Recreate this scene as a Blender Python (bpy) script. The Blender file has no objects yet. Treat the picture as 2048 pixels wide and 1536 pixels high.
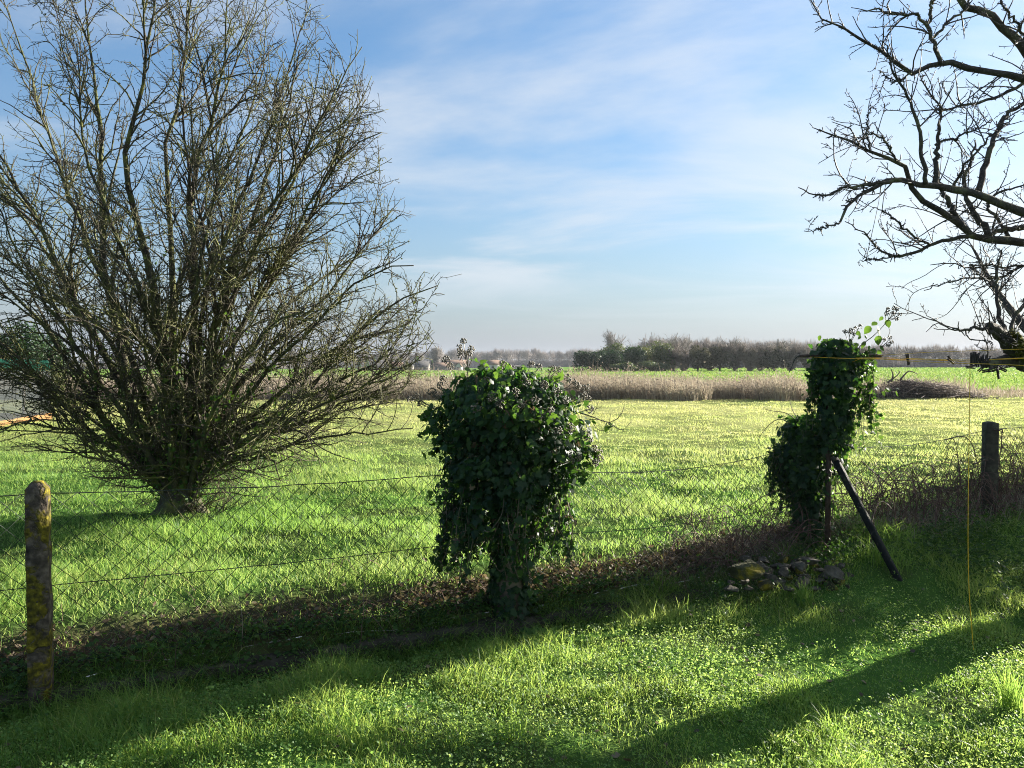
import bpy, math, random
import numpy as np
R_ = math.radians
rng = np.random.default_rng(7)
scene = bpy.context.scene
COL = scene.collection

# ------------------------------------------------------------------ camera
EYE = 1.6
FPX = 1540.0                      # focal length in pixels of the 2048 wide photo
PITCH = math.atan((768 - 725) / FPX)
cam_d = bpy.data.cameras.new("camera")
cam_d.sensor_width = 36.0
cam_d.lens = 36.0 * FPX / 2048.0
cam_d.clip_start = 0.05
cam_d.clip_end = 6000
cam = bpy.data.objects.new("camera", cam_d)
cam.location = (0, 0, EYE)
cam.rotation_euler = (R_(90) - PITCH, 0, 0)
COL.objects.link(cam)
scene.camera = cam

# ------------------------------------------------------------------ light
SUN_AZ, SUN_EL = 59.0, 17.0       # azimuth clockwise from the view direction (+Y)
sun_d = bpy.data.lights.new("sun", 'SUN')
sun_d.energy = 5.0
sun_d.angle = R_(0.5)
sun_d.color = (1.0, 0.93, 0.80)
sun = bpy.data.objects.new("sun", sun_d)
sun.rotation_euler = (R_(90 - SUN_EL), 0, R_(180 - SUN_AZ))
sun.location = (30, 20, 20)
COL.objects.link(sun)

world = bpy.data.worlds.new("World")
scene.world = world
world.use_nodes = True
nt = world.node_tree
nt.nodes.clear()
N = nt.nodes.new
Lk = nt.links.new
w_out = N('ShaderNodeOutputWorld')
w_bg = N('ShaderNodeBackground')
w_bg.inputs['Strength'].default_value = 0.05
sky = N('ShaderNodeTexSky')
sky.sky_type = 'NISHITA'
sky.sun_disc = False
sky.sun_elevation = R_(SUN_EL)
sky.sun_rotation = R_(SUN_AZ)
sky.altitude = 100
sky.air_density = 1.15
sky.dust_density = 0.4
sky.ozone_density = 3.5
# thin clouds: noise on a cloud plane overhead, brighter towards the sun
geo = N('ShaderNodeTexCoord')
sep = N('ShaderNodeSeparateXYZ')
Lk(geo.outputs['Generated'], sep.inputs[0])
def wmath(op, a, b=None, c=None):
    n = N('ShaderNodeMath'); n.operation = op
    for i, x in enumerate((a, b, c)):
        if x is None: continue
        if isinstance(x, (int, float)): n.inputs[i].default_value = x
        else: Lk(x, n.inputs[i])
    return n.outputs[0]
zc = wmath('MAXIMUM', wmath('ADD', sep.outputs['Z'], 0.10), 0.03)
cx = wmath('DIVIDE', sep.outputs['X'], zc)
cy = wmath('DIVIDE', sep.outputs['Y'], zc)
comb = N('ShaderNodeCombineXYZ')
Lk(cx, comb.inputs[0]); Lk(cy, comb.inputs[1])
mapp = N('ShaderNodeMapping')
mapp.inputs['Location'].default_value = (5.5, 6.6, 0.0)
mapp.inputs['Rotation'].default_value = (0, 0, R_(24))
mapp.inputs['Scale'].default_value = (0.42, 0.62, 1.0)
Lk(comb.outputs[0], mapp.inputs['Vector'])
n1 = N('ShaderNodeTexNoise')
n1.inputs['Scale'].default_value = 1.0
n1.inputs['Detail'].default_value = 9.0
n1.inputs['Roughness'].default_value = 0.56
n1.inputs['Distortion'].default_value = 0.6
Lk(mapp.outputs[0], n1.inputs['Vector'])
# more veil towards the right (sun side), clearer towards the upper left
bias = wmath('MULTIPLY', sep.outputs['X'], 0.12)
cl = wmath('ADD', n1.outputs['Fac'], bias)
ramp = N('ShaderNodeValToRGB')
ramp.color_ramp.elements[0].position = 0.40
ramp.color_ramp.elements[0].color = (0, 0, 0, 1)
ramp.color_ramp.elements[1].position = 0.645
ramp.color_ramp.elements[1].color = (1, 1, 1, 1)
ramp.color_ramp.interpolation = 'EASE'
Lk(cl, ramp.inputs['Fac'])
low = N('ShaderNodeMapRange'); low.interpolation_type = 'SMOOTHSTEP'
low.inputs[1].default_value = 0.02; low.inputs[2].default_value = 0.14
Lk(sep.outputs['Z'], low.inputs[0])
cov = wmath('MULTIPLY', wmath('MULTIPLY', ramp.outputs['Color'], 0.78), low.outputs[0])
sdir = (math.sin(R_(SUN_AZ)) * math.cos(R_(SUN_EL)), math.cos(R_(SUN_AZ)) * math.cos(R_(SUN_EL)), math.sin(R_(SUN_EL)))
dot = N('ShaderNodeVectorMath'); dot.operation = 'DOT_PRODUCT'
Lk(geo.outputs['Generated'], dot.inputs[0]); dot.inputs[1].default_value = sdir
fwd = wmath('POWER', wmath('MAXIMUM', dot.outputs['Value'], 0.0), 5.0)
lum = wmath('MULTIPLY_ADD', fwd, 2.0, 4.2)
# pale haze low down over the horizon
hz = wmath('MULTIPLY', wmath('POWER', 2.718, wmath('MULTIPLY', wmath('MAXIMUM', sep.outputs['Z'], 0.0), -4.6)), 0.97)
hcol = N('ShaderNodeVectorMath'); hcol.operation = 'SCALE'
hcol.inputs[0].default_value = (0.66, 0.77, 1.0)
Lk(wmath('MULTIPLY_ADD', fwd, 1.9, 2.35), hcol.inputs['Scale'])
hsv = N('ShaderNodeHueSaturation'); hsv.inputs['Saturation'].default_value = 1.14
Lk(sky.outputs[0], hsv.inputs['Color'])
hmix = N('ShaderNodeMix'); hmix.data_type = 'RGBA'
Lk(hz, hmix.inputs[0]); Lk(hsv.outputs[0], hmix.inputs[6]); Lk(hcol.outputs[0], hmix.inputs[7])
ccol = N('ShaderNodeVectorMath'); ccol.operation = 'SCALE'
ccol.inputs[0].default_value = (0.87, 0.93, 1.0)
Lk(lum, ccol.inputs['Scale'])
mix = N('ShaderNodeMix'); mix.data_type = 'RGBA'
Lk(cov, mix.inputs[0]); Lk(hmix.outputs[2], mix.inputs[6]); Lk(ccol.outputs[0], mix.inputs[7])
Lk(mix.outputs[2], w_bg.inputs['Color'])
Lk(w_bg.outputs[0], w_out.inputs['Surface'])

scene.view_settings.view_transform = 'Standard'
scene.view_settings.look = 'None'
scene.view_settings.exposure = 2.1
scene.view_settings.gamma = 1.0
scene.view_settings.use_curve_mapping = False
scene.render.engine = 'CYCLES'
scene.cycles.filter_width = 1.0
scene.cycles.use_denoising = True
scene.cycles.denoising_input_passes = 'RGB_ALBEDO_NORMAL'
scene.cycles.denoising_prefilter = 'NONE'
scene.cycles.use_adaptive_sampling = False
scene.cycles.sample_clamp_indirect = 2.0
scene.cycles.max_bounces = 8
scene.cycles.transmission_bounces = 6
scene.cycles.transparent_max_bounces = 8

# ------------------------------------------------------------------ helpers
def px(x, y, d):
    """the point at depth d (metres along +Y) seen at pixel x, y of the photo"""
    xc = (x - 1024) / FPX; yc = (768 - y) / FPX
    k = d / (math.cos(PITCH) + yc * math.sin(PITCH))
    return np.array([k * xc, d, EYE + k * (yc * math.cos(PITCH) - math.sin(PITCH))])

def nrm(v):
    return v / np.maximum(np.linalg.norm(v, axis=-1, keepdims=True), 1e-9)

def vnoise(x, y, seed=0):
    """smooth value noise in 0..1"""
    x = np.asarray(x, float); y = np.asarray(y, float)
    xi = np.floor(x).astype(np.int64); yi = np.floor(y).astype(np.int64)
    fx = x - xi; fy = y - yi
    fx = fx * fx * (3 - 2 * fx); fy = fy * fy * (3 - 2 * fy)
    def h(a, b):
        n = (a * 374761393 + b * 668265263 + seed * 1442695041) & 0xffffffff
        n = ((n ^ (n >> 13)) * 1274126177) & 0xffffffff
        return ((n ^ (n >> 16)) & 0xffff) / 65535.0
    return (h(xi, yi) * (1 - fx) + h(xi + 1, yi) * fx) * (1 - fy) + (h(xi, yi + 1) * (1 - fx) + h(xi + 1, yi + 1) * fx) * fy

def fbm(x, y, seed=0, o=3):
    t = 0; a = 0.5; s = 0
    for i in range(o):
        t = t + a * vnoise(np.asarray(x) * 2 ** i, np.asarray(y) * 2 ** i, seed + i); s += a; a *= 0.5
    return t / s

def sstep(a, b, x):
    t = np.clip((np.asarray(x, float) - a) / (b - a), 0, 1)
    return t * t * (3 - 2 * t)

class MB:
    """collects vertices and faces for ONE mesh"""
    def __init__(s): s.v = []; s.q = []; s.t = []; s.c = []; s.n = 0
    def add(s, V, quads=None, tris=None, tint=0.5):
        V = np.asarray(V, float).reshape(-1, 3)
        if quads is not None and len(quads): s.q.append(np.asarray(quads, np.int64).reshape(-1, 4) + s.n)
        if tris is not None and len(tris): s.t.append(np.asarray(tris, np.int64).reshape(-1, 3) + s.n)
        s.c.append(np.broadcast_to(np.asarray(tint, float), (len(V),)).copy())
        s.v.append(V); s.n += len(V)
    def build(s, name, mat, parent=None, smooth=True, loc=None):
        V = np.concatenate(s.v)
        if loc is not None: V = V - np.asarray(loc)
        q = np.concatenate(s.q) if s.q else np.zeros((0, 4), np.int64)
        t = np.concatenate(s.t) if s.t else np.zeros((0, 3), np.int64)
        me = bpy.data.meshes.new(name)
        me.vertices.add(len(V)); me.vertices.foreach_set('co', V.astype(np.float32).ravel())
        li = np.concatenate([q.ravel(), t.ravel()]).astype(np.int32)
        me.loops.add(len(li)); me.loops.foreach_set('vertex_index', li)
        ls = np.concatenate([np.arange(len(q)) * 4, len(q) * 4 + np.arange(len(t)) * 3]).astype(np.int32)
        me.polygons.add(len(ls)); me.polygons.foreach_set('loop_start', ls)
        if smooth: me.polygons.foreach_set('use_smooth', np.ones(len(ls), bool))
        at = me.attributes.new('tint', 'FLOAT', 'POINT')
        at.data.foreach_set('value', np.concatenate(s.c).astype(np.float32))
        me.update(calc_edges=True)
        me.materials.append(mat)
        o = bpy.data.objects.new(name, me)
        COL.objects.link(o)
        if parent is not None: o.parent = parent
        if loc is not None and parent is None: o.location = tuple(loc)
        return o

def tag(o, label=None, cat=None, group=None, kind=None):
    if label: o['label'] = label
    if cat: o['category'] = cat
    if group: o['group'] = group
    if kind: o['kind'] = kind
    return o

def thing(name, label, cat, loc=(0, 0, 0), group=None):
    o = bpy.data.objects.new(name, None)
    o.empty_display_size = 0.2
    COL.objects.link(o)
    o.location = tuple(float(c) for c in loc)
    return tag(o, label, cat, group)

class Part:
    """builds a part in world coordinates under a thing"""
    pass
def part(mb, name, mat, parent, smooth=True, label=None):
    o = mb.build(name, mat, parent, smooth)
    base = np.array(parent.location)
    p = parent
    if p.parent is not None: base = np.zeros(3)
    # vertices are in world space: undo the parent's place
    o.matrix_parent_inverse.identity()
    n = len(o.data.vertices)
    a = np.empty(n * 3, np.float32); o.data.vertices.foreach_get('co', a)
    root = parent
    off = np.zeros(3)
    while root is not None:
        off += np.array(root.location); root = root.parent
    a = (a.reshape(-1, 3) - off).astype(np.float32)
    o.data.vertices.foreach_set('co', a.ravel()); o.data.update()
    if label: o['label'] = label
    return o

def tubes(mb, P, Rr, k=5, tint=0.5):
    """P (B,N,3), Rr (B,N): B tubes of N points"""
    P = np.asarray(P, float); Rr = np.asarray(Rr, float)
    if P.ndim == 2: P = P[None]; Rr = Rr[None]
    B, n, _ = P.shape
    if B == 0: return
    T = nrm(np.gradient(P, axis=1))
    ref = np.zeros((B, 1, 3)); main = nrm(P[:, -1] - P[:, 0])
    use_x = np.abs(main[:, 2]) > 0.8
    ref[use_x, 0, 0] = 1; ref[~use_x, 0, 2] = 1
    A = nrm(np.cross(T, np.broadcast_to(ref, T.shape))); Bv = np.cross(T, A)
    ang = np.arange(k) / k * 2 * np.pi
    V = P[:, :, None, :] + Rr[:, :, None, None] * (A[:, :, None, :] * np.cos(ang)[None, None, :, None] + Bv[:, :, None, :] * np.sin(ang)[None, None, :, None])
    idx = np.arange(B * n * k).reshape(B, n, k)
    a = idx[:, :-1, :]; b = np.roll(idx, -1, axis=2)[:, :-1, :]; c = np.roll(idx, -1, axis=2)[:, 1:, :]; d = idx[:, 1:, :]
    q = np.stack([a, b, c, d], -1).reshape(-1, 4)
    tt = np.broadcast_to(np.asarray(tint, float).reshape(-1, 1, 1) if np.ndim(tint) else tint, (B, n, k)).reshape(-1)
    tri = None
    if k >= 3:
        caps = []
        for i in range(1, k - 1):
            caps.append(np.stack([idx[:, -1, 0], idx[:, -1, i], idx[:, -1, i + 1]], -1))
            caps.append(np.stack([idx[:, 0, 0], idx[:, 0, i + 1], idx[:, 0, i]], -1))
        tri = np.concatenate(caps)
    mb.add(V.reshape(-1, 3), quads=q, tris=tri, tint=tt)

def cones(mb, p, tip, r, tint=0.5):
    """three sided needles from p to tip"""
    p = np.asarray(p, float); tip = np.asarray(tip, float)
    n = len(p)
    if n == 0: return
    T = nrm(tip - p); ref = np.where(np.abs(T[:, 2:3]) > 0.8, np.array([[1., 0, 0]]), np.array([[0, 0, 1.]]))
    A = nrm(np.cross(T, ref)); B = np.cross(T, A)
    r = np.broadcast_to(np.asarray(r, float), (n,))[:, None]
    V = np.stack([p + r * A, p + r * (-.5 * A + .87 * B), p + r * (-.5 * A - .87 * B), tip], 1)
    b = np.arange(n)[:, None] * 4
    tri = np.concatenate([b + [0, 1, 3], b + [1, 2, 3], b + [2, 0, 3]])
    tt = np.repeat(np.broadcast_to(np.asarray(tint, float), (n,)), 4)
    mb.add(V.reshape(-1, 3), tris=tri, tint=tt)

def resample(pts, n, smooth=True):
    pts = np.asarray(pts, float)
    d = np.r_[0, np.cumsum(np.linalg.norm(np.diff(pts[:, :3], axis=0), axis=1))]
    u = np.linspace(0, d[-1], n)
    if not smooth or len(pts) < 3:
        return np.stack([np.interp(u, d, pts[:, i]) for i in range(pts.shape[1])], 1)
    # Catmull-Rom
    ext = np.vstack([2 * pts[0] - pts[1], pts, 2 * pts[-1] - pts[-2]])
    out = []
    for s in u:
        i = min(np.searchsorted(d, s, side='right') - 1, len(pts) - 2); i = max(i, 0)
        t = (s - d[i]) / max(d[i + 1] - d[i], 1e-9)
        p0, p1, p2, p3 = ext[i], ext[i + 1], ext[i + 2], ext[i + 3]
        out.append(.5 * (2 * p1 + (p2 - p0) * t + (2 * p0 - 5 * p1 + 4 * p2 - p3) * t * t + (3 * p1 - p0 - 3 * p2 + p3) * t ** 3))
    return np.array(out)

def perp(T):
    a = rng.normal(size=T.shape)
    a -= (a * T).sum(-1, keepdims=True) * T
    return nrm(a)

def spawn(P, Rr, density, u0, u1, ang, lenf, nseg, rmax, rtip, wander, trop, rk=0.012):
    """side shoots of B parents; returns their polylines and radii"""
    P = np.asarray(P); Rr = np.asarray(Rr)
    B, n, _ = P.shape
    L = np.linalg.norm(np.diff(P, axis=1), axis=2).sum(1)
    cnt = rng.poisson(L * density * (u1 - u0))
    idx = np.repeat(np.arange(B), cnt)
    if len(idx) == 0: return np.zeros((0, nseg, 3)), np.zeros((0, nseg))
    u = rng.uniform(u0, u1, len(idx)) * (n - 1)
    i = np.minimum(u.astype(int), n - 2); f = (u - i)[:, None]
    pos = P[idx, i] * (1 - f) + P[idx, i + 1] * f
    T = nrm(P[idx, i + 1] - P[idx, i])
    rp = Rr[idx, i] * (1 - f[:, 0]) + Rr[idx, i + 1] * f[:, 0]
    a = rng.uniform(ang[0], ang[1], len(idx))[:, None]
    d = nrm(np.cos(a) * T + np.sin(a) * perp(T) + np.asarray(trop)[None, :] * 0.6)
    ln = lenf(u / (n - 1), L[idx], len(idx))
    pts = [pos]
    step = (ln / (nseg - 1))[:, None]
    for _ in range(nseg - 1):
        d = nrm(d + rng.normal(size=d.shape) * wander + np.asarray(trop)[None, :] * (0.5 / nseg))
        pts.append(pts[-1] + d * step)
    r0 = np.minimum(np.minimum(rp * 0.75, rmax), rtip + rk * ln)
    rr = r0[:, None] * (1 - np.linspace(0, 1, nseg)[None, :]) + rtip * np.linspace(0, 1, nseg)[None, :]
    return np.stack(pts, 1), rr

# ------------------------------------------------------------------ materials
def new_mat(name):
    m = bpy.data.materials.new(name); m.use_nodes = True
    t = m.node_tree; t.nodes.clear()
    return m, t, t.nodes.new, t.links.new

def ramp_node(t, stops):
    r = t.nodes.new('ShaderNodeValToRGB')
    cr = r.color_ramp
    while len(cr.elements) < len(stops): cr.elements.new(0.5)
    for e, (p, c) in zip(cr.elements, stops):
        e.position = p; e.color = (*c, 1)
    return r

def leaf_mat(name, stops, trans, tfac=0.4, rough=0.4, spec=0.5):
    m, t, n, l = new_mat(name)
    at = n('ShaderNodeAttribute'); at.attribute_name = 'tint'
    r = ramp_node(t, stops); l(at.outputs['Fac'], r.inputs[0])
    r2 = ramp_node(t, [(0, trans[0]), (1, trans[1])]); l(at.outputs['Fac'], r2.inputs[0])
    p = n('ShaderNodeBsdfPrincipled'); p.inputs['Roughness'].default_value = rough
    p.inputs['Specular IOR Level'].default_value = spec
    l(r.outputs[0], p.inputs['Base Color'])
    tr = n('ShaderNodeBsdfTranslucent'); l(r2.outputs[0], tr.inputs['Color'])
    mx = n('ShaderNodeMixShader'); mx.inputs[0].default_value = tfac
    l(p.outputs[0], mx.inputs[1]); l(tr.outputs[0], mx.inputs[2])
    o = n('ShaderNodeOutputMaterial'); l(mx.outputs[0], o.inputs[0])
    return m

def noise_mat(name, stops, scale=8.0, rough=0.85, bump=0.3, detail=6, tintmix=None, bscale=None, spec=0.3, bdist=0.02):
    m, t, n, l = new_mat(name)
    tc = n('ShaderNodeTexCoord')
    ns = n('ShaderNodeTexNoise'); ns.inputs['Scale'].default_value = scale; ns.inputs['Detail'].default_value = detail
    ns.inputs['Roughness'].default_value = 0.62
    l(tc.outputs['Object'], ns.inputs['Vector'])
    r = ramp_node(t, stops); l(ns.outputs['Fac'], r.inputs[0])
    colr = r.outputs[0]
    if tintmix:
        at = n('ShaderNodeAttribute'); at.attribute_name = 'tint'
        mx = n('ShaderNodeMix'); mx.data_type = 'RGBA'
        l(at.outputs['Fac'], mx.inputs[0]); l(colr, mx.inputs[6]); mx.inputs[7].default_value = (*tintmix, 1)
        colr = mx.outputs[2]
    p = n('ShaderNodeBsdfPrincipled'); p.inputs['Roughness'].default_value = rough
    p.inputs['Specular IOR Level'].default_value = spec
    l(colr, p.inputs['Base Color'])
    if bump:
        nb = n('ShaderNodeTexNoise'); nb.inputs['Scale'].default_value = bscale or scale * 4; nb.inputs['Detail'].default_value = 5
        l(tc.outputs['Object'], nb.inputs['Vector'])
        bp = n('ShaderNodeBump'); bp.inputs['Strength'].default_value = bump; bp.inputs['Distance'].default_value = bdist
        l(nb.outputs['Fac'], bp.inputs['Height']); l(bp.outputs[0], p.inputs['Normal'])
    o = n('ShaderNodeOutputMaterial'); l(p.outputs[0], o.inputs[0])
    return m

def ground_mat(name):
    """base colour from the 'base' colour attribute, broken up by noise"""
    m, t, n, l = new_mat(name)
    at = n('ShaderNodeAttribute'); at.attribute_name = 'base'
    tc = n('ShaderNodeTexCoord')
    ns = n('ShaderNodeTexNoise'); ns.inputs['Scale'].default_value = 0.8; ns.inputs['Detail'].default_value = 10; ns.inputs['Roughness'].default_value = 0.7
    l(tc.outputs['Object'], ns.inputs['Vector'])
    mr = n('ShaderNodeMapRange'); mr.inputs[1].default_value = 0.3; mr.inputs[2].default_value = 0.7; mr.inputs[3].default_value = 0.65; mr.inputs[4].default_value = 1.35
    l(ns.outputs['Fac'], mr.inputs[0])
    sc = n('ShaderNodeVectorMath'); sc.operation = 'SCALE'
    l(at.outputs['Color'], sc.inputs[0]); l(mr.outputs[0], sc.inputs['Scale'])
    p = n('ShaderNodeBsdfPrincipled'); p.inputs['Roughness'].default_value = 0.9; p.inputs['Specular IOR Level'].default_value = 0.0
    l(sc.outputs[0], p.inputs['Base Color'])
    nb = n('ShaderNodeTexNoise'); nb.inputs['Scale'].default_value = 14; nb.inputs['Detail'].default_value = 8
    l(tc.outputs['Object'], nb.inputs['Vector'])
    bp = n('ShaderNodeBump'); bp.inputs['Strength'].default_value = 0.8; bp.inputs['Distance'].default_value = 0.05
    l(nb.outputs['Fac'], bp.inputs['Height']); l(bp.outputs[0], p.inputs['Normal'])
    o = n('ShaderNodeOutputMaterial'); l(p.outputs[0], o.inputs[0])
    return m

M = {}
M['ground'] = ground_mat('earth_and_turf')
M['lawn_grass'] = leaf_mat('lawn_grass', [(0, (0.030, 0.085, 0.014)), (0.5, (0.060, 0.140, 0.020)), (0.85, (0.11, 0.20, 0.035)), (1, (0.30, 0.25, 0.11))],
                           ((0.27, 0.48, 0.07), (0.55, 0.66, 0.15)), 0.48, 0.5, 0.3)
M['weed_leaf'] = leaf_mat('weed_leaf', [(0, (0.030, 0.085, 0.020)), (0.5, (0.060, 0.140, 0.028)), (1, (0.12, 0.21, 0.05))],
                          ((0.26, 0.47, 0.08), (0.54, 0.67, 0.18)), 0.48, 0.55, 0.25)
M['meadow_grass'] = leaf_mat('meadow_grass', [(0, (0.050, 0.135, 0.020)), (0.5, (0.105, 0.195, 0.028)), (0.8, (0.19, 0.22, 0.055)), (1, (0.27, 0.21, 0.11))],
                             ((0.34, 0.56, 0.10), (0.57, 0.55, 0.22)), 0.48, 0.5, 0.3)
M['crop'] = leaf_mat('crop_blade', [(0, (0.06, 0.14, 0.025)), (1, (0.13, 0.18, 0.05))], ((0.22, 0.36, 0.06), (0.36, 0.38, 0.13)), 0.38, 0.6, 0.2)
M['far_ivy'] = leaf_mat('hedgerow_ivy', [(0, (0.012, 0.032, 0.016)), (1, (0.05, 0.085, 0.03))], ((0.03, 0.09, 0.02), (0.12, 0.22, 0.05)), 0.15, 0.6, 0.2)
M['dry_weed'] = leaf_mat('dry_weed', [(0, (0.16, 0.125, 0.100)), (0.5, (0.27, 0.225, 0.175)), (1, (0.46, 0.40, 0.30))],
                         ((0.22, 0.175, 0.135), (0.46, 0.40, 0.29)), 0.35, 0.7, 0.2)
M['dead_leaf'] = leaf_mat('dead_leaf', [(0, (0.04, 0.030, 0.020)), (0.5, (0.095, 0.068, 0.042)), (1, (0.20, 0.155, 0.095))],
                          ((0.10, 0.065, 0.03), (0.24, 0.18, 0.09)), 0.25, 0.6, 0.3)
M['ivy'] = leaf_mat('ivy_leaf', [(0, (0.008, 0.024, 0.011)), (0.6, (0.015, 0.042, 0.014)), (1, (0.050, 0.10, 0.025))],
                    ((0.05, 0.18, 0.02), (0.26, 0.46, 0.05)), 0.26, 0.5, 0.22)
M['ivy_small'] = leaf_mat('ivy_small_leaf', [(0, (0.020, 0.048, 0.014)), (0.6, (0.040, 0.085, 0.020)), (1, (0.09, 0.14, 0.03))],
                    ((0.08, 0.20, 0.02), (0.24, 0.40, 0.05)), 0.26, 0.6, 0.12)
M['berry'] = noise_mat('ivy_berry', [(0.3, (0.045, 0.038, 0.028)), (0.7, (0.16, 0.14, 0.085))], 60, 0.5, 0, spec=0.4)
M['ivy_stem'] = noise_mat('ivy_stem', [(0.3, (0.05, 0.04, 0.028)), (0.7, (0.15, 0.13, 0.08))], 25, 0.8, 0.3)
M['bark'] = noise_mat('mossy_bark', [(0.28, (0.018, 0.015, 0.011)), (0.45, (0.045, 0.040, 0.026)), (0.56, (0.075, 0.085, 0.026)), (0.68, (0.14, 0.135, 0.035)), (0.82, (0.20, 0.21, 0.13))],
                      9, 0.9, 0.7, bscale=45, bdist=0.02)
M['twig'] = noise_mat('lichen_twig', [(0.30, (0.024, 0.019, 0.015)), (0.46, (0.052, 0.048, 0.027)), (0.58, (0.105, 0.112, 0.032)), (0.76, (0.21, 0.21, 0.085))], 3.5, 0.8, 0, tintmix=(0.055, 0.040, 0.032))
M['bark_dark'] = noise_mat('dark_bark', [(0.30, (0.026, 0.022, 0.019)), (0.52, (0.060, 0.052, 0.042)), (0.64, (0.11, 0.11, 0.055)), (0.78, (0.19, 0.19, 0.13))], 10, 0.9, 0.7, bscale=50)
M['twig_dark'] = noise_mat('dark_twig', [(0.35, (0.035, 0.028, 0.026)), (0.6, (0.075, 0.060, 0.050)), (0.75, (0.11, 0.10, 0.06))], 5, 0.7, 0, spec=0.45)
M['moss'] = noise_mat('moss', [(0.3, (0.050, 0.055, 0.014)), (0.55, (0.12, 0.12, 0.022)), (0.75, (0.26, 0.22, 0.03))], 30, 0.95, 0.5)
M['lichen'] = leaf_mat('leafy_lichen', [(0, (0.05, 0.055, 0.022)), (0.5, (0.11, 0.12, 0.035)), (1, (0.20, 0.21, 0.10))], ((0.08, 0.10, 0.02), (0.20, 0.22, 0.06)), 0.2, 0.8, 0.1)
M['wire'] = noise_mat('green_wire', [(0.4, (0.010, 0.020, 0.014)), (0.7, (0.030, 0.038, 0.026))], 14, 0.6, 0, spec=0.3)
M['stone'] = noise_mat('lichened_stone', [(0.3, (0.025, 0.022, 0.016)), (0.48, (0.060, 0.052, 0.036)), (0.62, (0.11, 0.095, 0.075)), (0.8, (0.20, 0.18, 0.14))], 7, 0.9, 0.9, bscale=28)
M['mossy_stone'] = noise_mat('mossy_stone', [(0.32, (0.022, 0.022, 0.012)), (0.50, (0.05, 0.050, 0.018)), (0.60, (0.17, 0.135, 0.012)), (0.78, (0.34, 0.26, 0.03))], 9, 0.95, 0.9, bscale=45)
M['kerb'] = noise_mat('old_concrete', [(0.3, (0.018, 0.017, 0.011)), (0.55, (0.045, 0.042, 0.030)), (0.72, (0.055, 0.065, 0.022))], 6, 0.92, 0.8, bscale=35)
M['rust'] = noise_mat('rusty_iron', [(0.3, (0.020, 0.014, 0.012)), (0.6, (0.070, 0.040, 0.028)), (0.8, (0.13, 0.07, 0.04))], 14, 0.75, 0.4, spec=0.4)
M['strut'] = noise_mat('old_painted_iron', [(0.35, (0.008, 0.009, 0.009)), (0.6, (0.016, 0.017, 0.016)), (0.74, (0.05, 0.055, 0.025))], 12, 0.8, 0.5, spec=0.2)
M['cord'] = noise_mat('yellow_cord', [(0.3, (0.62, 0.33, 0.008)), (0.7, (0.85, 0.52, 0.02))], 30, 0.5, 0, spec=0.4)
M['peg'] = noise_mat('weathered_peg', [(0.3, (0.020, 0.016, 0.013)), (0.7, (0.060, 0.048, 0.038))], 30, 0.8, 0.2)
M['bramble'] = noise_mat('bramble_cane', [(0.35, (0.075, 0.040, 0.032)), (0.6, (0.15, 0.085, 0.065)), (0.75, (0.22, 0.15, 0.11))], 6, 0.7, 0)
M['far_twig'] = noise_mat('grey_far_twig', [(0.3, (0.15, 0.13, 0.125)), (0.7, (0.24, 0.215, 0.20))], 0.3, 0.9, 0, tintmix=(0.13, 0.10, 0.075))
M['far_leaf'] = leaf_mat('hedge_leaf', [(0, (0.020, 0.040, 0.018)), (0.5, (0.045, 0.070, 0.026)), (1, (0.12, 0.12, 0.04))],
                         ((0.06, 0.12, 0.03), (0.22, 0.24, 0.06)), 0.25, 0.6, 0.3)
M['hedge_brown'] = leaf_mat('hedge_brown_leaf', [(0, (0.05, 0.048, 0.034)), (0.5, (0.085, 0.078, 0.050)), (1, (0.13, 0.115, 0.065))], ((0.08, 0.08, 0.04), (0.16, 0.15, 0.07)), 0.2, 0.8, 0.1)
M['brush'] = noise_mat('dead_brushwood', [(0.3, (0.045, 0.036, 0.034)), (0.7, (0.13, 0.10, 0.085))], 2.0, 0.9, 0)

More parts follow.
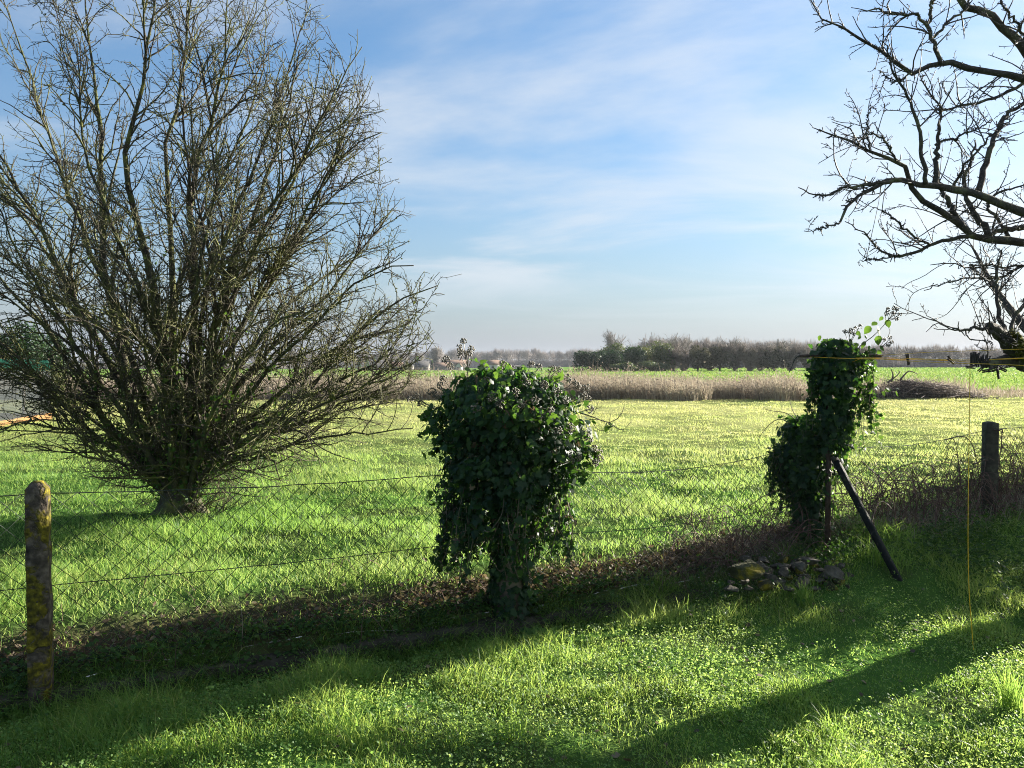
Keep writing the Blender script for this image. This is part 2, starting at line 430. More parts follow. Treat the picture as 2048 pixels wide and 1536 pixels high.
def post_mat():
    """grey concrete with round yellow lichen and dark staining"""
    m, t, n, l = new_mat('lichened_concrete')
    tc = n('ShaderNodeTexCoord')
    ns = n('ShaderNodeTexNoise'); ns.inputs['Scale'].default_value = 26; ns.inputs['Detail'].default_value = 8
    l(tc.outputs['Object'], ns.inputs['Vector'])
    r = ramp_node(t, [(0.3, (0.022, 0.018, 0.014)), (0.5, (0.062, 0.050, 0.039)), (0.72, (0.16, 0.13, 0.10))]); l(ns.outputs['Fac'], r.inputs[0])
    n2 = n('ShaderNodeTexNoise'); n2.inputs['Scale'].default_value = 9.5; n2.inputs['Detail'].default_value = 5; n2.inputs['Roughness'].default_value = 0.6; n2.inputs['Distortion'].default_value = 0.6
    l(tc.outputs['Object'], n2.inputs['Vector'])
    r2 = ramp_node(t, [(0.47, (0, 0, 0)), (0.53, (1, 1, 1))]); l(n2.outputs['Fac'], r2.inputs[0])
    n3 = n('ShaderNodeTexNoise'); n3.inputs['Scale'].default_value = 45; n3.inputs['Detail'].default_value = 4
    l(tc.outputs['Object'], n3.inputs['Vector'])
    r3 = ramp_node(t, [(0.35, (0.040, 0.035, 0.007)), (0.6, (0.125, 0.105, 0.010)), (0.8, (0.30, 0.25, 0.02))]); l(n3.outputs['Fac'], r3.inputs[0])
    mx = n('ShaderNodeMix'); mx.data_type = 'RGBA'
    l(r2.outputs[0], mx.inputs[0]); l(r.outputs[0], mx.inputs[6]); l(r3.outputs[0], mx.inputs[7])
    p = n('ShaderNodeBsdfPrincipled'); p.inputs['Roughness'].default_value = 0.92; p.inputs['Specular IOR Level'].default_value = 0.2
    l(mx.outputs[2], p.inputs['Base Color'])
    ad = n('ShaderNodeMath'); ad.operation = 'MULTIPLY_ADD'; l(r2.outputs[0], ad.inputs[0]); ad.inputs[1].default_value = 0.35; l(n3.outputs['Fac'], ad.inputs[2])
    bp = n('ShaderNodeBump'); bp.inputs['Strength'].default_value = 1.0; bp.inputs['Distance'].default_value = 0.012
    l(ad.outputs[0], bp.inputs['Height']); l(bp.outputs[0], p.inputs['Normal'])
    o = n('ShaderNodeOutputMaterial'); l(p.outputs[0], o.inputs[0])
    return m
M['post'] = post_mat()
M['post_grey'] = noise_mat('grey_concrete', [(0.3, (0.025, 0.022, 0.018)), (0.55, (0.06, 0.055, 0.042)), (0.75, (0.12, 0.12, 0.075))], 14, 0.92, 0.6, bscale=60, bdist=0.006)

# ------------------------------------------------------------------ fence frame and ground height
P0 = np.array([-2.30, 3.73]); FU = np.array([0.8974, 0.4413]); FN = np.array([-0.4413, 0.8974])
def fr(x, y):
    dx = np.asarray(x) - P0[0]; dy = np.asarray(y) - P0[1]
    return dx * FU[0] + dy * FU[1], dx * FN[0] + dy * FN[1]
def unfr(a, s):
    return P0[0] + a * FU[0] + s * FN[0], P0[1] + a * FU[1] + s * FN[1]
def ground_z(x, y):
    x = np.asarray(x, float); y = np.asarray(y, float)
    a, s = fr(x, y)
    bump = (fbm(x * 1.3, y * 1.3, 3) - .5) * 0.07 + (fbm(x * 4.5, y * 4.5, 8) - .5) * 0.055
    left = 1 - sstep(3.9, 5.6, a)
    garden = bump + left * (-0.09 * np.exp(-((s + 0.26) / 0.16) ** 2)) + (1 - left) * 0.23 * sstep(-1.5, 0.1, s)
    field = (0.07 * left + 0.2 * (1 - left)) + (0.2 - 0.07) * left * sstep(0.0, 0.55, s) + bump * 1.2 + (fbm(x * .25, y * .25, 5) - .5) * 0.12 * sstep(1, 6, s)
    z = np.where(s < 0, garden * sstep(0.0, -0.12, s) + np.where(s > -0.12, field, garden) * sstep(-0.12, 0.0, s), field)
    dip = -1.9 * sstep(110, 300, y) * (1 - sstep(-0.02, 0.20, x / np.maximum(y, 1)))
    return z + dip

# ------------------------------------------------------------------ ground: lawn, meadow, far field
def base_col(x, y):
    a, s = fr(x, y)
    x = np.asarray(x, float); y = np.asarray(y, float)
    n = fbm(x * .5, y * .5, 21); n2 = fbm(x * 2.5, y * 2.5, 22)
    q = x / np.maximum(y, .5)
    green = np.array([0.050, 0.105, 0.022]); yel = np.array([0.28, 0.29, 0.115]); soil = np.array([0.055, 0.040, 0.026])
    brown = np.array([0.20, 0.145, 0.105]); bright = np.array([0.115, 0.215, 0.035])
    w = lambda t: np.asarray(t)[..., None]
    c = np.broadcast_to(green, x.shape + (3,)).copy()
    c = c * (1 - w(sstep(.45, .7, n2) * .4)) + soil * w(sstep(.45, .7, n2) * .4)
    fy = sstep(8, 20, y) * (0.55 + .45 * sstep(.35, .6, n))
    c = c * (1 - w(fy)) + yel * w(fy)
    strip = np.exp(-((s - .18) / .26) ** 2)
    c = c * (1 - w(strip)) + soil * w(strip)
    wz = sstep(28.5, 30, y + (n - .5) * 2) * (1 - sstep(38, 40, y)) * (1 - sstep(.40, .46, q))
    c = c * (1 - w(wz)) + brown * w(wz)
    wz2 = sstep(29, 33, y) * (1 - sstep(37, 40, y)) * sstep(.38, .46, q)
    c = c * (1 - w(wz2 * .6)) + brown * w(wz2 * .6)
    far = sstep(38, 41, y) * 1.0 + sstep(37, 41, y) * sstep(.42, .48, q); far = np.clip(far, 0, 1)
    c = c * (1 - w(far)) + bright * w(far)
    plough = sstep(126, 130, y) * (1 - sstep(200, 205, y)) * (1 - sstep(.02, .10, q))
    c = c * (1 - w(plough * .7)) + brown * .8 * w(plough * .7)
    return c

def grid_obj(name, X, Y, mat):
    nr, ncn = X.shape
    Z = ground_z(X, Y)
    mb = MB()
    idx = np.arange(nr * ncn).reshape(nr, ncn)
    q = np.stack([idx[:-1, :-1], idx[:-1, 1:], idx[1:, 1:], idx[1:, :-1]], -1).reshape(-1, 4)
    mb.add(np.stack([X, Y, Z], -1).reshape(-1, 3), quads=q)
    o = mb.build(name, mat)
    c = base_col(X.ravel(), Y.ravel())
    at = o.data.attributes.new('base', 'FLOAT_COLOR', 'POINT')
    at.data.foreach_set('color', np.c_[c, np.ones(len(c))].astype(np.float32).ravel())
    return tag(o, kind='structure')

aa = np.linspace(-9, 16, 300)
ss = np.r_[-16, -13, -11, np.linspace(-9, -2, 70), np.linspace(-1.93, -0.03, 42)]
A_, S_ = np.meshgrid(aa, ss)
LX, LY = unfr(A_, S_)
grid_obj('lawn', LX, LY, M['ground'])
af = np.linspace(-9, 18, 360)
th = R_(-100) + (af + 9) / 27 * R_(155)
def fan(rr):
    bx, by = unfr(af, np.full_like(af, -0.03))
    return bx[None] + rr[:, None] * np.sin(th)[None], by[None] + rr[:, None] * np.cos(th)[None]
r1 = np.r_[np.linspace(0, 1.2, 18), np.geomspace(1.3, 60, 150)]
grid_obj('meadow', *fan(r1), M['ground'])
r2 = np.geomspace(60, 5200, 90)
grid_obj('far_field', *fan(r2), M['ground'])

# ------------------------------------------------------------------ low concrete kerb under the fence
mb = MB()
na = 90
av = np.linspace(-3.0, 4.25, na)
prof = np.array([[-.165, -.30], [-.16, .02], [-.145, .037], [-.05, .041], [-.035, .03], [-.03, -.3]])
V = []
for i, a in enumerate(av):
    for j, (s_, z_) in enumerate(prof):
        x, y = unfr(a, s_ + (vnoise(a * 6, j * 3.1, 4) - .5) * .02)
        V.append((x, y, z_ + (vnoise(a * 5, j * 2.3, 9) - .5) * .028 * (z_ > 0) - 0.012 * max(0, a)))
V = np.array(V); k = len(prof)
idx = np.arange(na * k).reshape(na, k)
mb.add(V, quads=np.stack([idx[:-1, :-1], idx[1:, :-1], idx[1:, 1:], idx[:-1, 1:]], -1).reshape(-1, 4))
kerb = mb.build('kerb_wall', M['kerb'], smooth=False, loc=V[0])
tag(kerb, 'low mossy concrete kerb running under the wire fence', 'kerb')

# ------------------------------------------------------------------ concrete fence posts
def post(x, y, ztop, zbot, w, d, peak, mat, label, ang, holes=True, group='concrete fence posts'):
    t = thing('fence_post', label, 'fence post', (x, y, zbot), group)
    mb = MB()
    zs = np.r_[np.linspace(zbot - .15, ztop - peak, 26), ztop]
    ca, sa = math.cos(R_(ang)), math.sin(R_(ang))
    V = []
    hw, hd, ch = w / 2, d / 2, 0.004
    ring = np.array([(-hw + ch, -hd), (hw - ch, -hd), (hw, -hd + ch), (hw, hd - ch), (hw - ch, hd), (-hw + ch, hd), (-hw, hd - ch), (-hw, -hd + ch)])
    for i, z in enumerate(zs):
        f = 1.0 + 0.02 * (ztop - z)
        if i == len(zs) - 1: f *= .42
        for j, (u_, v_) in enumerate(ring * f):
            jx = (vnoise(z * 17 + j * 5, j * 9.7, 31) - .5) * .006
            V.append((x + u_ * ca - v_ * sa + jx, y + u_ * sa + v_ * ca + jx, z + (vnoise(j * 3.3, 7.7, 5) - .5) * .012 * (i >= len(zs) - 1)))
    n = len(zs); idx = np.arange(n * 8).reshape(n, 8)
    q = np.stack([idx[:-1], np.roll(idx, -1, 1)[:-1], np.roll(idx, -1, 1)[1:], idx[1:]], -1).reshape(-1, 4)
    V.append((x, y, ztop + .002)); top = n * 8
    tri = np.stack([idx[-1], np.roll(idx[-1], -1), np.full(8, top)], -1)
    mb.add(np.array(V), quads=q, tris=tri)
    part(mb, 'shaft', mat, t, smooth=False)
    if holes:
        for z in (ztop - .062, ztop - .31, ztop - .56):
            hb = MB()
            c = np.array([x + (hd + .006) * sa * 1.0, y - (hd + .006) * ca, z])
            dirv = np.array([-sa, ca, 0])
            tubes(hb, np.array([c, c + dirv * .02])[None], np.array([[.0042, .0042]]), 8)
            part(hb, 'dark_hole_stub', M['peg'], t)  # dark stub stands in for the shade inside a hole; none is cut
    return t
pl = px(75, 962, 3.61)
post(pl[0], pl[1], pl[2], -0.08, .092, .085, .034, M['post'], 'concrete fence post with yellow lichen and pointed top, beside the bare hedge tree', 20)
pr = px(1981, 843, 7.0)
post(pr[0], pr[1], pr[2], 0.16, .105, .10, .012, M['post_grey'], 'plain dark grey concrete fence post with bent wire hook, among brambles', -8, holes=False)
rp = [o for o in bpy.data.objects if o.name == 'fence_post.001'][0]
mb = MB()
hk = np.array([px(1986, 859, 6.93), px(1998, 861, 6.92), px(2004, 858, 6.93), px(2005, 866, 6.93)])
tubes(mb, resample(hk, 8)[None], np.full((1, 8), .006), 5)
part(mb, 'wire_hook', M['rust'], rp)

# ------------------------------------------------------------------ wire fence
def fence_top(a):
    sag = np.where(a < 0, .02 * np.sin(np.pi * np.clip((a + 3) / 3, 0, 1)), np.where(a < 2.56, .03 * np.sin(np.pi * a / 2.56), np.where(a < 5.1, .10 * np.sin(np.pi * (a - 2.56) / 2.54), .07 * np.sin(np.pi * np.clip((a - 5.1) / 2.3, 0, 1)))))
    base = np.interp(a, [-4, 0, 2.56, 5.1, 7.41, 12], [1.0, .965, .93, .95, .99, 1.02])
    return base - sag
fence = thing('wire_fence', 'green wire chain link fence strung between the posts', 'fence', (*unfr(2.0, 0.0), 0.0))
mb = MB()
w_, h_ = .056, .056
na = int((11.5 + 3.2) / w_)
P = []
rows = 17
for i in range(na):
    a0 = -3.2 + i * w_
    r = np.arange(rows)
    par = (r + i) % 2
    a = a0 + par * w_
    ztop = fence_top(a)
    z = ztop - r * (ztop - .09) / (rows - 1)
    a = a + (vnoise(a * 3, z * 3, 51) - .5) * .05
    s_ = (vnoise(a * 1.7, z * 2.2, 52) - .5) * .05 * np.clip(r / 4, 0, 1) + (par - .5) * .004
    X, Y = unfr(a, s_)
    P.append(np.stack([X, Y, z], 1))
tubes(mb, np.array(P), np.full((na, rows), .0025), 3)
part(mb, 'mesh', M['wire'], fence)
for frac, rad in ((0, .0025), (.52, .0022), (.97, .0022)):
    a = np.linspace(-3.2, 8.3, 160)
    zt = fence_top(a); z = zt - frac * (zt - .09) + (vnoise(a * 9, a * 0 + frac * 7, 6) - .5) * .006
    X, Y = unfr(a, np.full_like(a, -.004))
    mb = MB(); tubes(mb, np.stack([X, Y, z], 1)[None], np.full((1, 160), rad), 4)
    part(mb, 'line_wire', M['wire'], fence)

# ------------------------------------------------------------------ grass blades
def blades(mb, x, y, h, w, lean, tint, segs=3, wind=(-.25, -.1)):
    n = len(x)
    z = ground_z(x, y) - .01
    az = rng.uniform(0, 2 * np.pi, n)
    side = np.stack([np.cos(az), np.sin(az), np.zeros(n)], 1)
    fa = rng.uniform(0, 2 * np.pi, n)
    fwd = np.stack([np.cos(fa), np.sin(fa), np.zeros(n)], 1) + np.array([wind[0], wind[1], 0])
    base = np.stack([x, y, z], 1)
    V = []
    ts = np.linspace(0, 1, segs + 1)
    for t in ts[:-1]:
        c = base + np.array([0, 0, 1]) * (h * t * (1 - .25 * lean * t))[:, None] + fwd * (h * lean * t ** 2)[:, None]
        ww = (w * (1 - .55 * t ** 1.5) * .5)[:, None]
        V += [c - side * ww, c + side * ww]
    V.append(base + np.array([0, 0, 1]) * (h * (1 - .25 * lean))[:, None] + fwd * (h * lean)[:, None])
    V = np.stack(V, 1); m = V.shape[1]
    b = np.arange(n)[:, None] * m
    q = [b + [2 * i, 2 * i + 1, 2 * i + 3, 2 * i + 2] for i in range(segs - 1)]
    tri = b + [2 * segs - 2, 2 * segs - 1, 2 * segs]
    mb.add(V.reshape(-1, 3), quads=np.concatenate(q) if q else None, tris=tri, tint=np.repeat(tint, m))

def leaflets(mb, c, up, size, tint, kind='round'):
    """small leaves lying at points c, facing up"""
    if kind == 'round':
        T = np.array([(0, 0, 0), (.35, .25, .05), (.42, .62, .06), (.2, .95, .02), (-.2, .95, .02), (-.42, .62, .06), (-.35, .25, .05)])
    elif kind == 'ivy':
        T = np.array([(0, .30, 0), (0, 0, 0), (.30, -.10, -.05), (.52, .16, -.10), (.30, .36, -.03), (.40, .60, -.09), (.16, .66, -.03), (0, 1.0, -.12),
                      (-.16, .66, -.03), (-.40, .60, -.09), (-.30, .36, -.03), (-.52, .16, -.10), (-.30, -.10, -.05)])
    else:   # pointed oval
        T = np.array([(0, .40, .03), (0, 0, 0), (.24, .08, -.03), (.38, .34, -.07), (.28, .66, -.07), (0, 1.0, -.10), (-.28, .66, -.07), (-.38, .34, -.07), (-.24, .08, -.03)])
    n = len(c)
    y, nn = up
    nn = nrm(nn); y = nrm(y - (y * nn).sum(1, keepdims=True) * nn); xx = np.cross(y, nn)
    s = np.broadcast_to(np.asarray(size, float), (n,))
    wv = rng.uniform(.8, 1.15, n)[:, None]; cup = rng.uniform(-.4, 1.8, n)[:, None]
    V = c[:, None] + s[:, None, None] * (xx[:, None] * (T[None, :, 0] * wv)[..., None] + y[:, None] * T[None, :, 1, None] + nn[:, None] * (T[None, :, 2] * cup)[..., None])
    m = len(T); b = np.arange(n)[:, None] * m
    if kind == 'round':
        tri = np.concatenate([b + [0, i, i + 1] for i in range(1, m - 1)])
    else:
        tri = np.concatenate([b + [0, i, i + 1] for i in range(1, m - 1)] + [b + [0, m - 1, 1]])
    mb.add(V.reshape(-1, 3), tris=tri, tint=np.repeat(np.broadcast_to(tint, (n,)), m))

def sample_view(n, d0, d1, spread=.80, pad=.4, power=1.0):
    u = rng.uniform(0, 1, n)
    if power == 0: d = d0 + u * (d1 - d0)
    elif power == 1: d = d0 * (d1 / d0) ** u
    else:
        e = 1 - power; d = (d0 ** e + u * (d1 ** e - d0 ** e)) ** (1 / e)
    x = rng.uniform(-1, 1, n) * (spread * d + pad)
    return x, d

# lawn: short turf with taller tufts
x, y = sample_view(520000, 1.55, 8.6, .98, .6, 0.9)
a, s = fr(x, y)
ok = (s < -.10)
x, y, a, s = x[ok], y[ok], a[ok], s[ok]
tuft = fbm(x * 2.2, y * 2.2, 61); big = fbm(x * .8, y * .8, 62)
keep = rng.uniform(size=len(x)) < .35 + .65 * sstep(.35, .60, tuft)
x, y, s, a, tuft, big = (v[keep] for v in (x, y, s, a, tuft, big))
h = rng.gamma(6, 1 / 6, len(x)) * (.022 + .034 * sstep(.45, .75, tuft) + .026 * sstep(.5, .75, big) * sstep(.3, .6, tuft))
h *= 1 + 0.7 * np.exp(-((s + .45) / .35) ** 2) * (1 - sstep(3.6, 4.4, a))
w = rng.uniform(.0022, .0046, len(x))
tint = np.clip(rng.normal(.42, .22, len(x)) + (big - .5) * 1.0, 0, .93); tint[rng.uniform(size=len(x)) < .025] = 1
mb = MB(); blades(mb, x, y, h, w, rng.uniform(.15, .9, len(x)), tint, 3)
tag(mb.build('lawn_grass', M['lawn_grass'], smooth=False), 'short green grass blades growing all over the garden lawn', 'grass', kind='stuff')

a = rng.uniform(-3, 5.0, 26000); s = rng.normal(-.15, .085, len(a))
gap = np.maximum(np.exp(-((a - 1.12) / .22) ** 2), np.exp(-((a - 3.25) / .28) ** 2))
ok = (rng.uniform(size=len(a)) > gap * .93) & (rng.uniform(size=len(a)) < .2 + .8 * sstep(.35, .6, fbm(a * 2, s * 2, 29))); a, s = a[ok], s[ok]; x, y = unfr(a, s)
mb = MB(); blades(mb, x, y, rng.gamma(6, 1 / 6, len(a)) * .105, rng.uniform(.0025, .0045, len(a)), rng.uniform(.4, 1.5, len(a)), np.clip(rng.normal(.35, .22, len(a)), 0, 1), 4)
tag(mb.build('verge_grass', M['lawn_grass'], smooth=False), 'long unmown grass hanging over the kerb under the fence', 'grass', kind='stuff')

# lawn: little broad-leaved weeds between the blades
x, y = sample_view(52000, 1.55, 8.2, .78, .5, 0.9)
a, s = fr(x, y); patch = fbm(x * 1.6, y * 1.6, 71)
ok = (s < -.10) & (rng.uniform(size=len(x)) < sstep(.40, .58, patch) + .18)
x, y, patch = x[ok], y[ok], patch[ok]
nL = 4
hx = np.repeat(x, nL) + rng.normal(0, .012, len(x) * nL); hy = np.repeat(y, nL) + rng.normal(0, .012, len(x) * nL)
hz = ground_z(hx, hy) + np.repeat(rng.gamma(4, .25, len(x)) * .026, nL) + rng.uniform(0, .02, len(hx))
az = rng.uniform(0, 2 * np.pi, len(hx))
yd = np.stack([np.cos(az), np.sin(az), rng.uniform(-.2, .5, len(hx))], 1)
nn = np.stack([rng.normal(.25, .75, len(hx)), rng.normal(.1, .75, len(hx)), np.ones(len(hx))], 1)
mb = MB()
x2, y2 = sample_view(42000, 1.55, 7.5, .78, .5, 0.9); a2_, s2_ = fr(x2, y2)
ok = (s2_ < -.15) & (rng.uniform(size=len(x2)) < sstep(.45, .62, fbm(x2 * 1.1 + 7, y2 * 1.1, 73)) + .08); x2, y2 = x2[ok], y2[ok]
hgt = rng.gamma(5, .2, len(x2)) * .045 + .012
for lv in (.35, .7, 1.0):
    for _ in range(2):
        c2 = np.stack([x2 + rng.normal(0, .006, len(x2)), y2 + rng.normal(0, .006, len(x2)), ground_z(x2, y2) + hgt * lv], 1); an2 = rng.uniform(0, 6.28, len(x2))
        leaflets(mb, c2, (np.stack([np.cos(an2), np.sin(an2), rng.uniform(-.1, .9, len(x2))], 1), rng.normal(0, .6, c2.shape) + [0, 0, 1]), rng.uniform(.008, .019, len(x2)) * (1.25 - .5 * lv), np.clip(rng.normal(.5, .25, len(x2)), 0, 1), 'oval')
leaflets(mb, np.stack([hx, hy, hz], 1), (yd, nn), rng.uniform(.005, .013, len(hx)), np.clip(np.repeat(patch, nL) + rng.normal(0, .22, len(hx)), 0, 1))
tag(mb.build('lawn_weeds', M['weed_leaf'], smooth=False), 'small round-leaved weeds spread through the garden lawn', 'weeds', kind='stuff')

# meadow grass
def meadow_tint(x, y):
    a, s = fr(x, y)
    n = fbm(x * .45, y * .45, 81); n2 = fbm(x * 1.7, y * 1.7, 82)
    t = .22 + .40 * sstep(6.5, 14, y + x * .35) + .22 * sstep(12, 24, y)
    t = t + (n - .5) * .5 + (n2 - .5) * .35
    return t
x, y = sample_view(560000, 3.0, 31, .82, 1.2, 1.0)
a, s = fr(x, y)
n2 = fbm(x * 1.4, y * 1.4, 91)
ok = (s > -.01) & (rng.uniform(size=len(x)) < (.35 + .65 * np.maximum(sstep(.36, .6, n2), sstep(8, 13, y))) * (.26 + .74 * sstep(.28, .7, s + (fbm(x * 2, y * 2, 95) - .5) * .6)))
x, y, a, s, n2 = (v[ok] for v in (x, y, a, s, n2))
h = rng.gamma(7, 1 / 7, len(x)) * (.046 + .058 * sstep(.45, .75, n2)) * (1 - .40 * sstep(8, 14, y))
h *= 1 + .6 * np.exp(-((s - .8) / .5) ** 2) * sstep(.5, .65, fbm(x * .9, y * .9, 93))
w = rng.uniform(.003, .0058, len(x)) * np.maximum(1, y / 8.0)
tint = np.clip(meadow_tint(x, y) + rng.normal(0, 1, len(x)) * (.14 - .07 * sstep(8, 14, y)), 0, 1)
near = y < 11
mb = MB()
blades(mb, x[near], y[near], h[near], w[near], rng.uniform(.2, 1.0, near.sum()), tint[near], 3)
blades(mb, x[~near], y[~near], h[~near], w[~near], rng.uniform(.2, 1.0, (~near).sum()), tint[~near], 2)
tag(mb.build('meadow_grass', M['meadow_grass'], smooth=False), 'lush bright green grass covering the meadow behind the fence', 'grass', kind='stuff')

# far green crop rows
x, y = sample_view(90000, 38, 240, .85, 2, 1.6)
q = x / y
ok = ((y > 39) | (q > .42)) & ~((y > 128) & (y < 203) & (q < .05) & (rng.uniform(size=len(x)) < .6)) & ((fbm(x * .1, y * .35, 99) > .33) | (y > 70))
x, y = x[ok], y[ok]
mb = MB()
blades(mb, x, y, rng.uniform(.10, .22, len(x)), .05 * y / 40, rng.uniform(.2, .8, len(x)), np.clip(rng.normal(.3, .2, len(x)) + .5 * (fbm(x * .02, y * .12, 41) - .5) * 2 + .25 * sstep(60, 30, y), 0, 1), 2)
tag(mb.build('crop_grass', M['crop'], smooth=False), 'young green crop growing in the far field before the hedgerow', 'crop', kind='stuff')

# band of dry brown weeds across the field
x = rng.uniform(-27, 13.5, 52000); y = rng.uniform(0, 1, len(x)) ** 1.3 * 9 + 29.0 + (fbm(x * .9, x * 0, 33) - .5) * 1.6
y += (vnoise(x * .6, x * 0, 3) - .5) * 1.2
q = x / y; keep = (q < .40 + rng.normal(0, .012, len(x)))
x, y = x[keep], y[keep]
h = rng.gamma(10, .1, len(x)) * (.24 + .38 * vnoise(x * .30, y * .3, 14) + .22 * vnoise(x * 1.5, y * 1.1, 19)) * sstep(.43, .36, x / y) + .06
mb = MB()
blades(mb, x, y, h, rng.uniform(.014, .034, len(x)), rng.uniform(.0, .85, len(x)) ** 1.5, np.clip(rng.normal(.5, .25, len(x)) + (vnoise(x * .5, y * .5, 15) - .5) * .8, 0, 1), 2, wind=(-.5, 0))
xs = np.repeat(x, 3); ys = np.repeat(y, 3); hs = np.repeat(h, 3) * rng.uniform(.12, 1.0, len(xs))
c = np.stack([xs + rng.normal(0, .05, len(xs)), ys + rng.normal(0, .05, len(xs)), ground_z(xs, ys) + hs], 1)
leaflets(mb, c, (rng.normal(size=c.shape), rng.normal(size=c.shape)), rng.uniform(.03, .075, len(c)), np.clip(rng.normal(.35, .25, len(c)), 0, 1), 'oval')
tag(mb.build('dry_weeds', M['dry_weed'], smooth=False), 'band of dry brown standing weeds across the middle of the field', 'dry weeds', kind='stuff')
# sparser dry growth right of it, round the brush heap
x = rng.uniform(12.0, 26, 9000); y = rng.uniform(30, 39, len(x))
q = x / y; keep = (q > .40) & (rng.uniform(size=len(x)) < .25 + .75 * sstep(.62, .5, q))
x, y = x[keep], y[keep]
mb = MB(); blades(mb, x, y, rng.gamma(8, .125, len(x)) * np.where(x / y < .6, .5, .22), rng.uniform(.02, .04, len(x)), rng.uniform(.1, .6, len(x)), np.clip(rng.normal(.4, .25, len(x)), 0, 1), 2)
tag(mb.build('dry_weeds', M['dry_weed'], smooth=False), 'thin brown dead weeds around the brushwood heap in the field', 'dry weeds', kind='stuff')

# leaf litter and dead stalks along the fence foot
a = rng.uniform(-2.5, 5.4, 11500); s = rng.normal(.17, .11, len(a)); x, y = unfr(a, s)
ok = (s > -.02) & (rng.uniform(size=len(a)) < .15 + .85 * sstep(.40, .58, fbm(a * 1.3, s * 1.3, 17)))
x, y = x[ok], y[ok]
c = np.stack([x, y, ground_z(x, y) + rng.gamma(2, .014, len(x))], 1)
mb = MB(); leaflets(mb, c, (rng.normal(size=c.shape) * [1, 1, .4], rng.normal(size=c.shape) * [.7, .7, 1]), rng.uniform(.012, .038, len(c)), rng.uniform(0, 1, len(c)), 'oval')
blades(mb, x[::6], y[::6], rng.gamma(5, .2, len(x[::6])) * .10, rng.uniform(.002, .004, len(x[::6])), rng.uniform(.2, 1.2, len(x[::6])), rng.uniform(.3, 1, len(x[::6])), 3)
lx = rng.uniform(-3, 4, 700); ly = rng.uniform(1.7, 6.5, 700); ok = fr(lx, ly)[1] < -.2
cl = np.stack([lx[ok], ly[ok], ground_z(lx[ok], ly[ok]) + rng.uniform(.005, .03, ok.sum())], 1)
leaflets(mb, cl, (rng.normal(size=cl.shape) * [1, 1, .3], rng.normal(size=cl.shape) * [.4, .4, .2] + [0, 0, 1]), rng.uniform(.015, .04, len(cl)), rng.uniform(0, 1, len(cl)), 'oval')
tag(mb.build('leaf_litter', M['dead_leaf'], smooth=False), 'brown dead leaves and stalks along the foot of the fence', 'dead leaves', kind='stuff')
# dull green creeping growth over the bank and kerb
a = np.r_[rng.uniform(-2.5, 4.6, 9000), rng.uniform(5.4, 10.5, 15000)]
s = np.r_[rng.normal(-.06, .12, 9000), rng.normal(-.5, .42, 15000)]
ok = (rng.uniform(size=len(a)) < .2 + .8 * sstep(.40, .55, fbm(a * 1.1, s * 1.5, 27))) & (s < .25) & (s > -1.6)
a, s = a[ok], s[ok]; x, y = unfr(a, s)
c = np.stack([x, y, ground_z(x, y) + np.where(a < 4.9, rng.gamma(2, .02, len(x)), rng.gamma(2, .035, len(x))) + np.where((a < 4.6) & (s > -.18) & (s < 0), .04, 0)], 1)
mb = MB(); leaflets(mb, c, (rng.normal(size=c.shape) * [1, 1, .4], rng.normal(size=c.shape) * [.5, .5, .2] + [0, 0, 1]), rng.uniform(.014, .034, len(c)), np.clip(rng.normal(.35, .25, len(c)), 0, 1), 'ivy')
tag(mb.build('ground_ivy', M['ivy_small'], smooth=False), 'dark creeping ivy leaves over the kerb and the bank by the brambles', 'ground ivy', kind='stuff')

# ------------------------------------------------------------------ big bare hedge tree
def stem_path(pts, d0, d1, r0, r1, n=16, curve=1.0):
    m = len(pts)
    P = []
    for i, (x_, y_) in enumerate(pts):
        f = (i / (m - 1)) ** curve
        P.append(px(x_, y_, d0 + (d1 - d0) * f))
    P = resample(np.array(P), n)
    t = np.linspace(0, 1, n)
    r = r0 * (1 - t) ** 1.1 + r1
    P[1:-1] += rng.normal(0, .012, (n - 2, 3))
    return P, r

